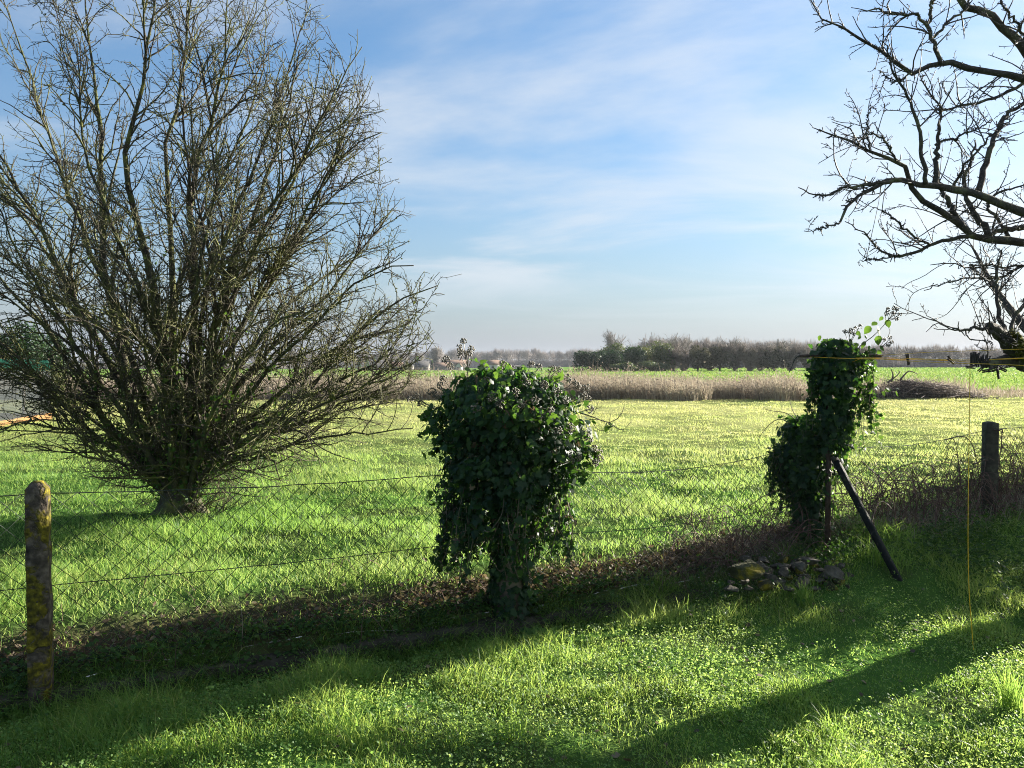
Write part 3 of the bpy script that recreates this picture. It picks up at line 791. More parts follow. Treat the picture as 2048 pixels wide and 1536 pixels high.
tb = px(360, 1028, 7.05)
tree = thing('bare_tree', 'large leafless many-stemmed hedge tree with lichened bark, standing in the meadow', 'tree', (tb[0], tb[1], 0.1))
stems = [
    ([(345, 1040), (300, 920), (262, 800), (235, 680), (215, 540), (205, 380), (200, 250), (190, 120), (180, -60)], 7.2, .070),
    ([(352, 1040), (335, 800), (318, 620), (285, 480), (258, 350), (262, 240), (290, 130), (305, 0), (320, -120)], 6.7, .075),
    ([(362, 1040), (352, 860), (345, 700), (340, 560), (332, 450), (325, 300), (350, 180), (370, 60), (380, -80)], 7.8, .060),
    ([(368, 1040), (375, 850), (385, 640), (380, 500), (376, 420), (385, 335), (420, 250), (450, 130), (470, -30)], 6.8, .070),
    ([(375, 1040), (395, 850), (425, 680), (455, 560), (500, 450), (540, 330), (570, 220), (590, 90)], 7.5, .065),
    ([(378, 1040), (410, 830), (470, 690), (560, 560), (640, 430), (690, 330), (735, 230)], 7.0, .058),
    ([(372, 1040), (405, 800), (430, 640), (480, 500), (580, 370), (640, 260), (690, 150)], 6.2, .055),
    ([(385, 1030), (430, 850), (520, 720), (620, 610), (720, 500), (775, 420)], 7.9, .050),
    ([(335, 1030), (270, 930), (215, 850), (165, 760), (100, 650), (30, 560), (-60, 480)], 6.9, .062),
    ([(340, 1035), (290, 880), (225, 730), (150, 560), (90, 430), (20, 310), (-60, 190)], 7.4, .062),
    ([(345, 1035), (300, 840), (240, 640), (170, 470), (110, 300), (70, 160), (30, 0)], 8.3, .056),
    ([(325, 1020), (250, 930), (190, 860), (120, 790), (40, 735), (-60, 700)], 6.6, .045),
    ([(395, 1020), (440, 900), (520, 820), (620, 740), (720, 660), (800, 600), (885, 560)], 7.2, .045),
    ([(395, 1010), (450, 900), (560, 820), (660, 770), (760, 720), (845, 640)], 6.6, .038),
    ([(390, 1020), (470, 910), (570, 860), (680, 820), (790, 800)], 7.7, .032),
    ([(330, 1025), (260, 950), (200, 930), (130, 905), (70, 880)], 6.4, .026),
    ([(385, 1020), (440, 930), (520, 900), (600, 890), (680, 930)], 6.6, .024),
    ([(350, 1030), (330, 900), (300, 780), (250, 660), (190, 600)], 5.7, .035),
    ([(372, 1030), (420, 880), (470, 760), (560, 650), (650, 600)], 5.6, .035),
    ([(365, 1030), (375, 880), (360, 700), (410, 540), (440, 380), (430, 260)], 5.9, .045),
    ([(358, 1030), (340, 860), (300, 640), (200, 420), (140, 250), (120, 90)], 6.0, .045),
    ([(360, 1030), (350, 860), (330, 640), (420, 400), (500, 190), (520, 40)], 8.6, .045),
    ([(356, 1030), (320, 870), (240, 720), (120, 560), (20, 420), (-80, 330)], 8.6, .045),
    ([(372, 1030), (430, 840), (540, 660), (660, 560), (780, 500)], 8.8, .040),
    ([(388, 1020), (450, 900), (560, 790), (680, 690), (800, 660)], 8.0, .034),
    ([(390, 1015), (460, 920), (580, 840), (690, 790), (800, 740)], 6.2, .028),
    ([(384, 1020), (440, 880), (540, 740), (640, 640), (740, 560), (830, 545)], 6.5, .036),
    ([(370, 1040), (402, 800), (470, 560), (555, 380), (630, 220), (690, 90)], 7.1, .046),
    ([(374, 1040), (415, 810), (500, 600), (610, 420), (690, 300), (752, 270)], 6.4, .040),
    ([(366, 1040), (380, 800), (420, 560), (500, 330), (560, 150), (610, 10)], 7.6, .046),
    ([(385, 1000), (480, 905), (600, 850), (720, 800), (838, 765)], 7.3, .026),
    ([(385, 1000), (500, 925), (620, 890), (740, 850), (825, 838)], 6.7, .022),
    ([(335, 1010), (250, 920), (150, 860), (60, 835), (-30, 850)], 6.8, .026),
    ([(335, 1010), (220, 890), (110, 790), (20, 740), (-80, 720)], 7.4, .030),
    ([(340, 1030), (280, 900), (180, 740), (80, 600), (-20, 420)], 6.0, .040),
]
SP = []; SR = []
for pts, d1, r0 in stems:
    pts = [((362 + (x_ - 362) * float(np.interp(y_, [860, 950, 1040], [.9, .62, .32])), y_) if y_ > 860 else (x_, y_)) for x_, y_ in pts]
    P, r = stem_path(pts, 7.05, d1, r0 * .74, .0045, 18)
    SP.append(P); SR.append(r)
SP = np.array(SP); SR = np.array(SR)
SP[:, :, :] += np.cumsum(rng.normal(0, .015, SP.shape), axis=1) * np.linspace(0, 1, 18)[None, :, None]
mb = MB()
tubes(mb, SP, SR, 8)
tubes(mb, resample(np.array([[tb[0], tb[1], -.1], [tb[0] + .01, tb[1], .12], [tb[0] + .02, tb[1], .4], [tb[0] + .03, tb[1], .85]]), 12)[None], np.interp(np.linspace(0, 1, 12), [0, .12, .4, 1], [.24, .19, .155, .10])[None], 12)
# root collar
for _ in range(7):
    an = rng.uniform(0, 6.28); b = np.array([tb[0], tb[1], .12])
    p_ = np.array([b + [.28 * math.cos(an), .2 * math.sin(an), -.05], b + [.12 * math.cos(an), .1 * math.sin(an), .15], b + [.03 * math.cos(an), .03 * math.sin(an), .6]])
    tubes(mb, resample(p_, 8)[None], np.linspace(.10, .06, 8)[None], 8)
# shaggy moss and bark flakes
Pm, Rm = spawn(SP, SR, 190, .03, .75, (.9, 1.6), lambda u, L, n: rng.uniform(.010, .03, n), 2, .006, .001, 0, (0, 0, 0), .1)
cones(mb, Pm[:, 0], Pm[:, 1], .006)
part(mb, 'trunk', M['bark'], tree)
centre = np.array([tb[0], tb[1], .6])
def crown_ok(P):
    e = P[:, -1]; k_ = FPX / e[:, 1]; X = 1024 + e[:, 0] * k_; Y = 725 - (e[:, 2] - EYE) * k_
    hi = np.interp(Y, [-300, 0, 100, 200, 300, 400, 500, 560, 650, 750, 850, 930, 980, 1010], [600, 680, 725, 765, 790, 812, 855, 890, 875, 850, 800, 720, 560, 480])
    lo = np.interp(Y, [840, 900, 950, 1000], [-900, -20, 120, 260])
    return (X < hi + rng.normal(0, 14, len(X))) & (X > lo)
def prune(P, r):
    g = crown_ok(P); return P[g], r[g]
P1, R1 = spawn(SP, SR, 4.6, .14, 1.0, (.35, 1.05), lambda u, L, n: (1.25 - .75 * u) * rng.uniform(.35, 1.0, n), 9, .010, .0026, .15, (0, 0, .26), .009)
U1, UR1 = spawn(SP, SR, 7.0, .42, 1.0, (.35, 1.0), lambda u, L, n: (1.15 - .6 * u) * rng.uniform(.4, 1.0, n), 9, .009, .0026, .15, (0, 0, .2), .009)
U1, UR1 = prune(U1, UR1)
F1, FR1 = spawn(SP, SR, 1.5, .30, .92, (.25, .65), lambda u, L, n: (2.0 - 1.0 * u) * rng.uniform(.6, 1.0, n), 9, .022, .0030, .11, (0, 0, .25), .016)
F1, FR1 = prune(F1, FR1); F2, FR2 = prune(*spawn(F1, FR1, 6.5, .10, 1.0, (.35, 1.0), lambda u, L, n: (.8 - .4 * u) * rng.uniform(.4, 1.0, n), 9, .008, .0026, .14, (0, 0, .2), .009)); P1, R1 = prune(P1, R1)
P1 = np.concatenate([P1, U1, F1, F2]); R1 = np.concatenate([R1, UR1, FR1, FR2])
P2, R2 = spawn(P1, R1, 8.5, .10, 1.0, (.55, 1.30), lambda u, L, n: np.clip(L * (.70 - .4 * u), .08, .5) * rng.uniform(.35, 1.0, n), 6, .007, .0022, .22, (0, 0, .08), .009)
P2, R2 = prune(P2, R2)
P3, R3 = spawn(P2, R2, 9.5, .15, 1.0, (.7, 1.45), lambda u, L, n: rng.uniform(.04, .17, n), 4, .0034, .0018, .28, (0, 0, .03), .008)
# tangled lower skirt
low = SP[:, :7]; lr = SR[:, :7]
Q1, QR1 = spawn(low, lr, 5, .25, 1.0, (.8, 1.6), lambda u, L, n: rng.uniform(.3, .95, n), 8, .009, .0026, .20, (0, 0, -.05), .009)
Q1, QR1 = prune(Q1, QR1)
Q2, QR2 = spawn(Q1, QR1, 9, .1, 1.0, (.5, 1.3), lambda u, L, n: rng.uniform(.08, .35, n), 5, .005, .0018, .2, (0, 0, 0), .008)
Q3, QR3 = spawn(Q2, QR2, 8, .1, 1.0, (.6, 1.3), lambda u, L, n: rng.uniform(.03, .11, n), 3, .003, .0015, .2, (0, 0, 0), .008)
lim = lambda P: (P[:, -1, 2] > ground_z(P[:, -1, 0], P[:, -1, 1]) + .12)
mb = MB()
for P, r, k in ((P1, R1, 5), (P2, R2, 4), (P3, R3, 3), (Q1, QR1, 5), (Q2, QR2, 3), (Q3, QR3, 3)):
    g = lim(P)
    tubes(mb, P[g], r[g], k, tint=np.clip(rng.normal(.25, .25, g.sum()), 0, 1))
for P, r, dn in ((P2, R2, 9), (P3, R3, 8), (Q2, QR2, 6), (P1, R1, 12)):
    p, _ = spawn(P, r, dn, .1, 1.0, (.6, 1.4), lambda u, L, n: rng.uniform(.010, .036, n), 2, .002, .001, 0, (0, 0, 0))
    cones(mb, p[:, 0], p[:, 1], .0032, .1)
part(mb, 'crown', M['twig'], tree)
# tufts of leafy lichen on limbs and twigs
Lp = []
for P, r, dn in ((SP, SR, 130), (P1, R1, 26), (Q1, QR1, 20)):
    p, _ = spawn(P, r, dn, .03, .85, (1.0, 1.6), lambda u, L, n: rng.uniform(.004, .022, n), 2, .002, .001, 0, (0, 0, 0)); Lp.append(p[:, 1])
c = np.concatenate(Lp); c = c[rng.uniform(size=len(c)) < .25 + .75 * sstep(4.2, 1.2, c[:, 2])]
mb = MB(); leaflets(mb, c, (rng.normal(size=c.shape), rng.normal(size=c.shape)), rng.uniform(.008, .021, len(c)), rng.uniform(0, 1, len(c)))
part(mb, 'lichen', M['lichen'], tree)
# young ivy climbing the lower stems
Pi, _ = spawn(SP, SR, 75, .02, .50, (1.0, 1.6), lambda u, L, n: rng.uniform(.03, .10, n), 2, .003, .001, 0, (0, 0, 0))
c = Pi[:, 1]; keep = rng.uniform(size=len(c)) < .25 + .75 * sstep(2.4, .9, c[:, 2])
c = c[keep]
mb = MB(); leaflets(mb, c, (rng.normal(size=c.shape) + [0, 0, -.8], rng.normal(size=c.shape) + [.3, -.8, .4]), rng.uniform(.018, .042, len(c)), rng.uniform(0, 1, len(c)), 'ivy')
part(mb, 'ivy_leaves', M['ivy_small'], tree)
# root suckers round the base
p = np.array([tb[0], tb[1], .15]) + rng.normal(size=(60, 3)) * [.14, .10, 0] + [.15, 0, 0]
p[:, 2] = ground_z(p[:, 0], p[:, 1])
tip = p + rng.normal(size=p.shape) * [.16, .16, .1] + np.c_[rng.uniform(-.05, .25, 60), np.zeros(60), rng.uniform(.1, .5, 60)]
mb = MB(); mid = (p + tip) / 2 + rng.normal(0, .02, p.shape)
tubes(mb, np.stack([p, mid, tip], 1), np.tile([[.004, .003, .0015]], (60, 1)), 3, .5)
part(mb, 'sucker_shoots', M['twig'], tree)

# ------------------------------------------------------------------ old fruit tree reaching in at the right
ft = thing('fruit_tree', 'old gnarled leafless fruit tree with short knobbly spurs, reaching over the clothesline', 'tree', (4.35, 5.35, .1))
fork = np.array([4.15, 5.2, 1.35])
trunk = resample(np.array([[4.38, 5.38, -.1], [4.34, 5.34, .3], [4.25, 5.27, .8], fork, [4.1, 5.15, 1.9], [4.2, 5.1, 2.6], [4.35, 5.1, 3.3]]), 20)
mb = MB()
tubes(mb, trunk[None], (np.interp(np.linspace(0, 1, 20), [0, .1, .35, .6, 1], [.24, .17, .145, .10, .015]))[None], 12)
limbs = [
    # points in photo pixels, depth in, depth out, radius in, radius out
    ([(2330, 560), (2180, 470), (2048, 428), (1960, 392), (1870, 372), (1790, 360), (1745, 375), (1700, 405), (1680, 445)], 5.1, 4.5, .062, .007),
    ([(1680, 445), (1650, 455), (1615, 462)], 4.5, 4.4, .006, .002),
    ([(1800, 361), (1730, 370), (1690, 377), (1640, 393), (1597, 375)], 4.65, 4.3, .014, .003),
    ([(2330, 640), (2180, 520), (2048, 484), (1990, 482), (1940, 468), (1905, 435), (1860, 405), (1830, 385), (1815, 345), (1790, 322), (1740, 305), (1690, 280), (1640, 262), (1625, 255)], 5.3, 5.0, .068, .003),
    ([(1950, 470), (1900, 480), (1860, 492), (1805, 511), (1780, 511), (1755, 495), (1735, 478), (1712, 455), (1690, 443)], 5.2, 5.0, .020, .003),
    ([(1802, 512), (1775, 515), (1740, 520), (1715, 526)], 5.1, 5.0, .007, .002),
    ([(1860, 490), (1810, 460), (1780, 430), (1745, 415)], 5.1, 4.9, .010, .003),
    ([(2330, 420), (2180, 220), (2048, 156), (1980, 142), (1920, 132), (1880, 130), (1840, 140), (1822, 147), (1800, 130), (1765, 102), (1720, 75), (1680, 55), (1645, 40), (1630, 20), (1621, 0)], 5.0, 4.7, .055, .003),
    ([(1880, 130), (1876, 105), (1865, 80), (1855, 50), (1830, 32), (1795, 28), (1755, 20), (1716, 22)], 4.8, 4.7, .018, .003),
    ([(1855, 50), (1862, 20), (1870, -30)], 4.8, 4.8, .012, .005),
    ([(1868, 75), (1900, 40), (1930, 20), (1950, -20)], 4.8, 4.9, .009, .004),
    ([(2330, 420), (2150, 230), (2060, 112), (2030, 75), (1990, 38), (1955, 18), (1930, 14), (1900, -40)], 5.4, 5.2, .060, .020),
    ([(2060, 112), (2048, 70), (2020, 30), (1990, -20)], 5.1, 4.9, .012, .005),
    ([(1872, 372), (1873, 330), (1877, 270), (1883, 235), (1884, 215)], 4.8, 4.9, .022, .006),
    ([(1852, 368), (1842, 290), (1835, 240), (1815, 195), (1795, 160), (1782, 130), (1775, 90)], 4.75, 4.6, .018, .004),
    ([(1955, 388), (1970, 330), (1985, 280), (2005, 240), (2035, 215), (2080, 190)], 4.9, 5.2, .024, .008),
    ([(2150, 150), (2070, 158), (2040, 172), (2000, 195), (1960, 205), (1925, 214), (1885, 217), (1870, 200), (1845, 165), (1838, 145)], 5.3, 5.2, .018, .004),
    ([(2330, 700), (2150, 610), (2048, 528), (2020, 538), (1985, 532), (1940, 535), (1900, 525), (1860, 530)], 5.6, 5.5, .022, .003),
    ([(2048, 532), (2010, 552), (1960, 556), (1915, 560), (1880, 572), (1848, 581)], 5.6, 5.4, .010, .003),
    ([(2130, 470), (2048, 455), (2000, 462), (1975, 470)], 5.3, 5.3, .022, .016),
    ([(1975, 470), (1960, 440), (1940, 410), (1928, 380), (1940, 330), (1950, 280)], 5.25, 5.5, .028, .006),
    ([(1925, 450), (1905, 420), (1890, 390), (1875, 360), (1870, 320)], 5.2, 5.3, .022, .008),
    ([(1905, 375), (1930, 330), (1960, 300), (1995, 260), (2030, 230)], 4.85, 4.6, .010, .003),
    ([(2020, 480), (1990, 430), (1975, 420), (1990, 390), (2048, 370)], 5.3, 5.4, .012, .006),
    ([(1870, 290), (1910, 275), (1950, 260), (1985, 240)], 4.9, 4.7, .009, .003),
    ([(1790, 322), (1770, 280), (1740, 268), (1722, 275)], 5.0, 4.9, .008, .003),
    ([(1740, 305), (1735, 250), (1745, 215), (1758, 228)], 5.0, 4.9, .006, .002),
    ([(1822, 147), (1790, 160), (1770, 150), (1755, 140)], 4.75, 4.7, .006, .002),
    # low stump limb
    ([(2330, 760), (2160, 745), (2048, 727), (2000, 722), (1968, 728)], 5.4, 4.9, .060, .030),
    ([(2062, 735), (2040, 712), (2018, 690), (2005, 672), (1990, 660), (1978, 653)], 5.15, 4.9, .050, .036),
    ([(2012, 688), (1998, 676), (1975, 662), (1950, 656), (1930, 660), (1906, 657)], 5.0, 4.7, .016, .006),
    ([(2012, 678), (2003, 650), (1996, 610), (1993, 575), (1998, 540), (2003, 500)], 5.0, 5.3, .017, .006),
    ([(2014, 676), (2025, 645), (2042, 615), (2070, 580), (2110, 540)], 5.0, 5.3, .015, .006),
    ([(1940, 530), (1960, 550), (1990, 575)], 5.5, 5.2, .008, .005),
]
LP = []; LR = []
for pts, d0, d1, ra, rb in limbs:
    P = resample(np.array([px(x_, y_, d0 + (d1 - d0) * i / (len(pts) - 1)) for i, (x_, y_) in enumerate(pts)]), 22)
    P[1:-1] += rng.normal(0, .006, (20, 3))
    t = np.linspace(0, 1, 22)
    LP.append(P); LR.append((ra * .62 * (1 - t) ** .9 + rb * .85) * (1 + rng.normal(0, .05, 22)))
# limbs off to the other side of the trunk
for an, el, ln in ((-.4, .5, 2.3), (.5, .7, 2.2), (1.6, .55, 2.0), (-1.7, .9, 1.8)):
    d = np.array([math.cos(an) * math.cos(el), math.sin(an) * math.cos(el), math.sin(el)])
    P = resample(np.array([fork, fork + d * ln * .4 + [0, 0, -.1], fork + d * ln * .75, fork + d * ln + [0, 0, .25]]), 22)
    LP.append(P); LR.append(np.linspace(.07, .008, 22))
for i in (0, 3, 7, 11, 17, 28):     # join the limbs to the trunk
    e = LP[i][0]
    base = trunk[np.argmin(np.abs(trunk[:, 2] - (fork[2] + (e[2] - fork[2]) * .55)))]
    P = resample(np.array([base, (base + e) / 2 + [0, 0, -.05], e]), 22)
    LP.append(P); LR.append(np.linspace(LR[i][0] * 1.4, LR[i][0], 22))
LP = np.array(LP); LR = np.array(LR)
tubes(mb, LP, LR, 8)
Pm, _ = spawn(LP, LR, 220, .0, .85, (1.0, 1.6), lambda u, L, n: rng.uniform(.008, .024, n), 2, .005, .001, 0, (0, 0, 0))
cones(mb, Pm[:, 0], Pm[:, 1], .0038)
part(mb, 'trunk', M['bark_dark'], ft)
T1, TR1 = spawn(LP, LR, 7.8, .05, 1.0, (.5, 1.2), lambda u, L, n: rng.uniform(.10, .42, n), 8, .0052, .0021, .14, (0, 0, .12), .012)
def ft_ok(P, r):
    e = P[:, -1]; X = 1024 + e[:, 0] / e[:, 1] * FPX; g = X > 1598; return P[g], r[g]
T1, TR1 = ft_ok(T1, TR1)
T2, TR2 = spawn(T1, TR1, 13, .1, 1.0, (.5, 1.25), lambda u, L, n: rng.uniform(.03, .15, n), 5, .0035, .0018, .2, (0, 0, .05), .012)
T3, TR3 = spawn(T2, TR2, 16, .1, 1.0, (.6, 1.3), lambda u, L, n: rng.uniform(.015, .05, n), 3, .004, .002, .2, (0, 0, 0), .02)
W1, WR1 = spawn(LP, LR, 1.6, .2, 1.0, (.9, 1.5), lambda u, L, n: rng.uniform(.2, .5, n), 8, .004, .0014, .05, (-.15, 0, 1.3), .008)
W1, WR1 = ft_ok(W1, WR1)
S1, SR1 = spawn(LP, LR, 26, .1, 1.0, (.7, 1.4), lambda u, L, n: rng.uniform(.02, .06, n), 3, .006, .0026, .25, (0, 0, 0), .03)
mb = MB()
for P, r, k in ((T1, TR1, 5), (T2, TR2, 4), (T3, TR3, 3), (W1, WR1, 4), (S1, SR1, 4)):
    tubes(mb, P, r, k, 0.15)
for P, r, dn in ((T1, TR1, 22), (T2, TR2, 26), (W1, WR1, 24), (S1, SR1, 30)):
    p, _ = spawn(P, r, dn, .1, 1.0, (.6, 1.4), lambda u, L, n: rng.uniform(.007, .018, n), 2, .002, .001, 0, (0, 0, 0))
    cones(mb, p[:, 0], p[:, 1], .0032, .1)
part(mb, 'crown', M['twig_dark'], ft)
mb = MB()
sg = resample(np.array([px(2050, 712, 5.05), px(2030, 695, 5.0), px(2015, 672, 4.95)]), 10)
for _ in range(900):
    i = rng.integers(0, 9); an = rng.uniform(-1.2, 1.6)
    c0 = sg[i] + np.array([math.cos(an) * .045, rng.uniform(-.05, .04), math.sin(an) * .045])
    cones(mb, c0[None], (c0 + rng.normal(0, .012, 3) + [.012 * math.cos(an), 0, .012 * math.sin(an)])[None], .006)
part(mb, 'moss', M['moss'], ft)

# ------------------------------------------------------------------ ivy
def umbel(owner, root, tip, r, n=22):
    mbs = mbb = MB()
    d = nrm(np.asarray(tip) - root)
    tubes(mbs, resample(np.array([root, (np.asarray(root) + tip) / 2 + rng.normal(0, .008, 3), tip]), 5)[None], np.full((1, 5), .0022), 4)
    v = nrm(rng.normal(size=(n, 3)) + d * .35)
    e = np.asarray(tip) + v * r * rng.uniform(.85, 1.1, (n, 1))
    cones(mbs, np.tile(tip, (n, 1)), e, .0007)
    s = rng.uniform(.0042, .0064, n)
    O = np.array([(1, 0, 0), (0, 1, 0), (-1, 0, 0), (0, -1, 0), (0, 0, 1), (0, 0, -1)])
    F = np.array([(0, 1, 4), (1, 2, 4), (2, 3, 4), (3, 0, 4), (1, 0, 5), (2, 1, 5), (3, 2, 5), (0, 3, 5)])
    V = e[:, None] + O[None] * s[:, None, None]
    mbb.add(V.reshape(-1, 3), tris=(np.arange(n)[:, None, None] * 6 + F[None]).reshape(-1, 3))
    part(mbb, 'berry_head', M['berry'], owner)

def shoots(mb, ms, p, od, n, ln, m, size, tint, up=.15):
    i = rng.integers(0, len(p), n); b = p[i]; d = nrm(od[i] + rng.normal(0, .5, (n, 3)) + [0, 0, up]); L = rng.uniform(.5, 1.2, n)[:, None] * ln
    P = np.stack([b - d * .03, b + d * L * .5, b + d * L + np.array([0, 0, -.25]) * L], 1)
    tubes(ms, P, np.tile([[.0025, .002, .0012]], (n, 1)), 3)
    t_ = rng.uniform(.15, 1.05, (n, m, 1)); c = P[:, None, 0] * (1 - t_) + P[:, None, 2] * t_ + rng.normal(0, .010, (n, m, 3)); c = c.reshape(-1, 3)
    leaflets(mb, c, (rng.normal(size=c.shape) * .6 + [0, 0, -.8], rng.normal(size=c.shape) + np.repeat(d, m, 0) * .4), rng.uniform(size[0], size[1], len(c)), np.clip(rng.normal(tint, .25, len(c)), 0, 1), 'ivy')

def mass(cx_, cy_, zs, rl, rr, depth, n, seed, inner=.55):
    """points and outward directions filling a lumpy column (rl/rr: reach to the left/right at height zs)"""
    w = np.array(rl) + np.array(rr)
    cdf = np.r_[0, np.cumsum((w[1:] + w[:-1]) / 2 * np.abs(np.diff(zs)))]; cdf /= cdf[-1]
    z = np.interp(rng.uniform(size=n), cdf, zs)
    an = rng.uniform(0, 2 * np.pi, n)
    o = np.argsort(zs)
    L = np.interp(z, np.array(zs)[o], np.array(rl)[o]); Rr = np.interp(z, np.array(zs)[o], np.array(rr)[o])
    ca = np.cos(an); sa = np.sin(an)
    mid = (Rr - L) / 2; rx = (Rr + L) / 2
    lump = .50 + 1.0 * fbm(an * 2.6 + 5, z * 9, seed)
    rad = np.sqrt(rng.uniform(inner ** 2, 1, n)) * lump
    p = np.stack([cx_ + mid + rx * ca * rad, cy_ + np.minimum(rx, depth) * sa * rad, z], 1)
    return p, np.stack([ca, sa, np.full(n, .35)], 1), rad / lump

# the round ivy bush in the middle of the fence
D1 = 4.86
ib = thing('ivy_bush', 'large dark rounded ivy bush with berry heads, in the middle of the fence', 'ivy bush', (-.04, D1, .05))
zz = lambda y_: float(px(1010, y_, D1)[2])
prof1 = [(738, 60, 40), (760, 95, 95), (800, 140, 140), (850, 158, 160), (900, 145, 172), (950, 125, 140), (1000, 122, 122), (1050, 105, 100), (1085, 70, 60)]
zs = [zz(p_[0]) for p_ in prof1]; sc_ = D1 / FPX
rl = [p_[1] * sc_ for p_ in prof1]; rr = [p_[2] * sc_ for p_ in prof1]
p, outd, rad = mass(-.044, D1, zs, np.array(rl) * .94, np.array(rr) * .94, .40, 12500, 5, .40)
# thin out the skirt
zl = p[:, 2]; keep = rng.uniform(size=len(p)) < .22 + .78 * sstep(.55, .95, zl)
p, outd = p[keep], outd[keep]
mb = MB()
half = rng.uniform(size=len(p)) < sstep(.75, 1.25, p[:, 2])
for kind, m_ in (('oval', half), ('ivy', ~half)):
    q_ = p[m_]; od = outd[m_]
    leaflets(mb, q_, (rng.normal(size=q_.shape) * .5 + od * .35 + [0, 0, -.9], rng.normal(size=q_.shape) * .55 + od + [0, 0, .25]),
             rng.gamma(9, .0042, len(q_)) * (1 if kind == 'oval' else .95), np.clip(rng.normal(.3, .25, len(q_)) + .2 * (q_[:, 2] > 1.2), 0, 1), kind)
# hanging trails of the skirt
trails = []
for _ in range(130):
    an = rng.uniform(0, 2 * np.pi); r_ = rng.uniform(.22, .43)
    x0 = -.044 + r_ * math.cos(an); y0 = D1 + r_ * .9 * math.sin(an)
    z0 = rng.uniform(.6, .9); z1 = rng.uniform(.24, .62) + (.06 if x0 > .1 else 0)
    pts = np.array([[x0, y0, z0], [x0 + rng.normal(0, .03) - .02, y0 + rng.normal(0, .03), (z0 + z1) / 2], [x0 + rng.normal(0, .05) - .03, y0 + rng.normal(0, .05), z1]])
    trails.append(resample(pts, 12))
for x_ in range(6):
    e = px(rng.uniform(865, 885), rng.uniform(1120, 1150), D1 - .1)
    trails.append(resample(np.array([px(905 + rng.uniform(-6, 20), 1000, D1 - .1), px(885 + rng.uniform(-4, 8), 1060, D1 - .1), e]), 12))
trails = np.array(trails)
p3, _ = spawn(trails, np.full(trails.shape[:2], .003), 42, 0, 1, (.8, 1.5), lambda u, L, n: rng.uniform(.01, .035, n), 2, .002, .001, 0, (0, 0, 0))
q_ = p3[:, 1]
leaflets(mb, q_, (rng.normal(size=q_.shape) * .4 + [0, 0, -1], rng.normal(size=q_.shape) + [0, -.3, .2]), rng.uniform(.022, .050, len(q_)), rng.uniform(0, .8, len(q_)), 'ivy')
# leaves up the trunk
n = 1500
z = rng.uniform(.02, .8, n); an = rng.uniform(0, 6.28, n); r_ = .075 + .10 * np.exp(-((z - .02) / .12)) + rng.uniform(0, .035, n)
q_ = np.stack([-.02 + r_ * np.cos(an), D1 + r_ * np.sin(an) * .8, z + .02], 1)
leaflets(mb, q_, (rng.normal(size=q_.shape) * .4 + [0, 0, -1], np.stack([np.cos(an), np.sin(an), .3 * np.ones(n)], 1) + rng.normal(size=q_.shape) * .4), rng.uniform(.03, .055, n), rng.uniform(0, .7, n), 'ivy')
ms0 = MB(); top_ = p[(p[:, 2] > .75)]; shoots(mb, ms0, p[p[:, 2] > .75], outd[p[:, 2] > .75], 170, .14, 8, (.022, .066), .45)
part(mb, 'foliage', M['ivy'], ib, smooth=False)
mb = ms0
tubes(mb, resample(np.array([[-.03, D1, -.1], [-.02, D1, .15], [0, D1, .5], [-.03, D1 + .03, .95], [-.06, D1, 1.35]]), 16)[None], np.interp(np.linspace(0, 1, 16), [0, .12, .4, 1], [.17, .10, .085, .05])[None], 10)
tubes(mb, trails, np.full(trails.shape[:2], .0028), 4)
part(mb, 'trunk', M['ivy_stem'], ib)
ms = MB()
heads = [(931, 692, 0), (923, 705, .02), (945, 708, -.02), (927, 717, 0), (940, 716, .03), (897, 728, 0), (905, 740, .1), (840, 800, 0), (829, 803, .03), (870, 790, -.05), (882, 795, .05), (893, 764, 0), (887, 777, -.1), (850, 812, 0),
         (1060, 736, 0), (1075, 742, .1), (1100, 745, -.1), (1112, 747, .05), (1128, 762, 0), (1140, 770, -.1), (1150, 777, .1), (1165, 782, 0), (1160, 795, -.15), (1168, 803, .05), (1172, 822, 0), (1163, 870, -.05), (1172, 878, 0), (1180, 897, 0), (1188, 905, .03),
         (1190, 917, 0), (1183, 925, -.03), (1150, 915, -.2), (1135, 920, -.25), (1005, 737, 0), (1020, 745, .1), (1030, 790, -.35), (985, 800, -.35), (1000, 812, -.38), (1040, 812, -.38), (1068, 806, -.36), (1095, 826, -.36), (1085, 838, -.36), (955, 820, -.38), (1110, 862, -.36), (1135, 858, -.3), (1050, 770, -.25), (1085, 776, -.25), (1110, 790, -.25), (975, 770, -.2), (1125, 805, -.25)]
for hx_, hy_, dd in heads:
    t_ = px(hx_, hy_, D1 + dd * 1.15); t_ = t_ + (t_ - np.array([-.044, D1, 1.05])) * .045
    ctr = np.array([-.044 + (t_[0] + .044) * .72, D1 + dd * .6, min(t_[2] - .06, 1.45 if hx_ > 900 else 1.3)])
    if hy_ < 720 and hx_ < 950: ctr = px(936, 738, D1)
    umbel(ib, ctr, t_, rng.uniform(.020, .029), 34)
tubes(ms, resample(np.array([px(938, 800, D1), px(934, 760, D1), px(936, 735, D1), px(932, 700, D1)]), 8)[None], np.full((1, 8), .0035), 5)
for tw, r_ in (([(1160, 826), (1181, 832), (1218, 845), (1240, 832), (1249, 811)], .0042), ([(1218, 845), (1244, 860), (1263, 842)], .003), ([(1183, 832), (1190, 853), (1205, 862), (1217, 848)], .0025), ([(1185, 830), (1193, 815), (1197, 803)], .0025), ([(1219, 843), (1221, 828)], .002), ([(1192, 818), (1204, 813)], .002), ([(1244, 862), (1252, 863)], .002)):
    tubes(ms, resample(np.array([px(a_, b_, D1) for a_, b_ in tw]), 8)[None], np.linspace(r_, r_ * .5, 8)[None], 5)
part(ms, 'stems', M['ivy_stem'], ib)['kind'] = 'stuff'
